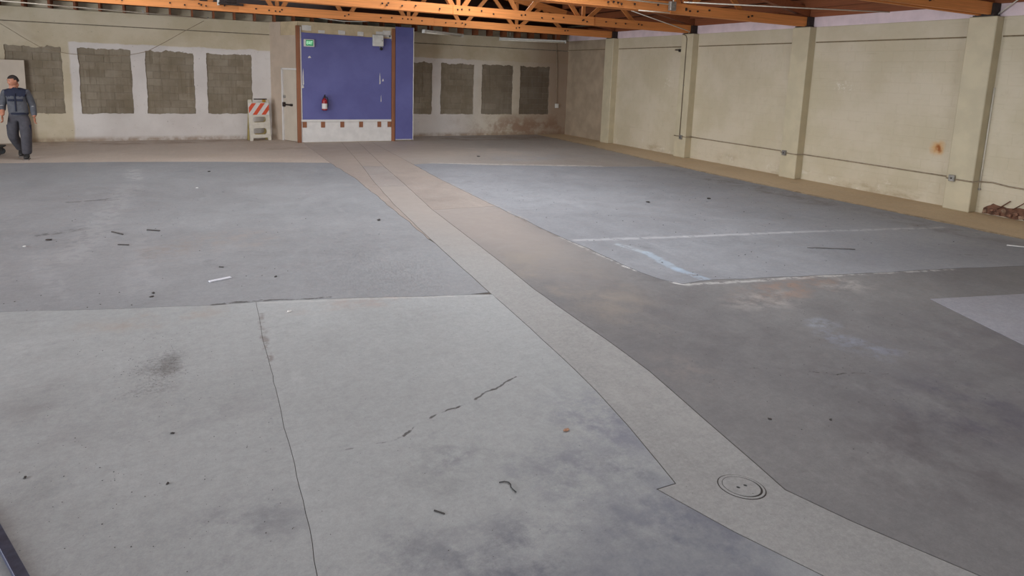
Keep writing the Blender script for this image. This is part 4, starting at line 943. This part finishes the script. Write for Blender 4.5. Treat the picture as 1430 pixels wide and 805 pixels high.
for p in jk.data.polygons:
    if p.center.z > 1.335 and -.20 < p.center.x < .165: p.material_index = 1
for sx in (-1, 1):
    box('pocket_flap', (-.015+sx*.075-.055, -.135, 1.235), (-.015+sx*.075+.055, -.112, 1.28), navy, jk, .006)
    bm = bmesh.new(); add_bar(bm, (-.022, -.085, 1.505), (-.022+sx*.075, -.075, 1.45), .05, .012, Vector((0, 1, .2))); obj('collar', bm_mesh(bm), navy, jk)
box('placket', (-.03, -.133, 1.02), (-.005, -.12, 1.40), navy, jk, .004)
def ring(name, c, d, r, h_, mat, par):
    me_ = lathe([(r*.96, -h_/2), (r, -h_/2*.8), (r, h_/2*.8), (r*.96, h_/2)], 18)
    xform(me_, Matrix.Translation(c) @ Vector(d).to_track_quat('Z', 'Y').to_matrix().to_4x4()); return obj(name, me_, mat, par)
for a, b_ in (('lel', 'lwr'), ('rel', 'rwr')): ring('reflective_band', lerp(a, b_, .14), V3(b_)-V3(a), .060, .032, reflect, jk)
# trousers
tn = [((0, .01, 1.08), (.146, .106)), ((0, .01, .95), (.150, .112)), ((.075, .01, .88), (.095, .112)), (lerp('lhp', 'lkn', .55), (.092, .095)), (J['lkn'], (.080, .082)), (lerp('lkn', 'lan', .55), (.074, .078)), (lerp('lkn', 'lan', 1.02), (.066, .072)),
      ((-.075, .015, .88), (.095, .112)), (lerp('rhp', 'rkn', .55), (.094, .095)), (J['rkn'], (.082, .084)), (lerp('rkn', 'ran', .55), (.074, .078)), (lerp('rkn', 'ran', 1.0), (.064, .07))]
te = [(0, 1), (1, 2), (2, 3), (3, 4), (4, 5), (5, 6), (1, 7), (7, 8), (8, 9), (9, 10), (10, 11)]
tr_ = obj('trousers', skin_mesh(tn, te), plain('trouser_grey', rgb(68, 66, 72), .85, .16, 12), man)
me = lathe([(1, -.022), (1.02, -.015), (1.02, .015), (1, .022)], 28); xform(me, Matrix.Translation((0, .01, .975)) @ Matrix.Diagonal((.168, .134, 1, 1))); obj('belt', me, navy, man)
box('thigh_pocket', (.18, -.12, .60), (.205, -.01, .74), navy, tr_, .008); box('thigh_pocket', (-.225, -.02, .60), (-.20, .09, .74), navy, tr_, .008)
for nm, an, tip in (('l', J['lan'], (.10, -.22, .035)), ('r', J['ran'], (-.065, .22, .04))):
    a = Vector(an); t_ = Vector(tip); hd_ = (t_-a); hd_.z = 0; hd_.normalize(); heel = a-hd_*.05; heel.z = max(.035, a.z-.06)
    sm = skin_mesh([(tuple(a+Vector((0, 0, .03))), (.05, .05)), (tuple(a.lerp(t_, .25)), (.055, .05)), (tuple(a.lerp(t_, .7)), (.05, .036)), (tuple(t_), (.042, .028)), (tuple(heel), (.042, .034))], [(0, 1), (1, 2), (2, 3), (1, 4)])
    so_ = obj('shoe', sm, shoe, man)
    zz = t_.z-.03 if nm == 'l' else 0
    pts = [heel-hd_*.035, t_+hd_*.035]
    bm = bmesh.new(); add_bar(bm, (pts[0].x, pts[0].y, heel.z-.028), (pts[1].x, pts[1].y, t_.z-.026), .085, .02, Vector((0, 0, 1))); obj('sole', bm_mesh(bm), sole, so_)
low = 0
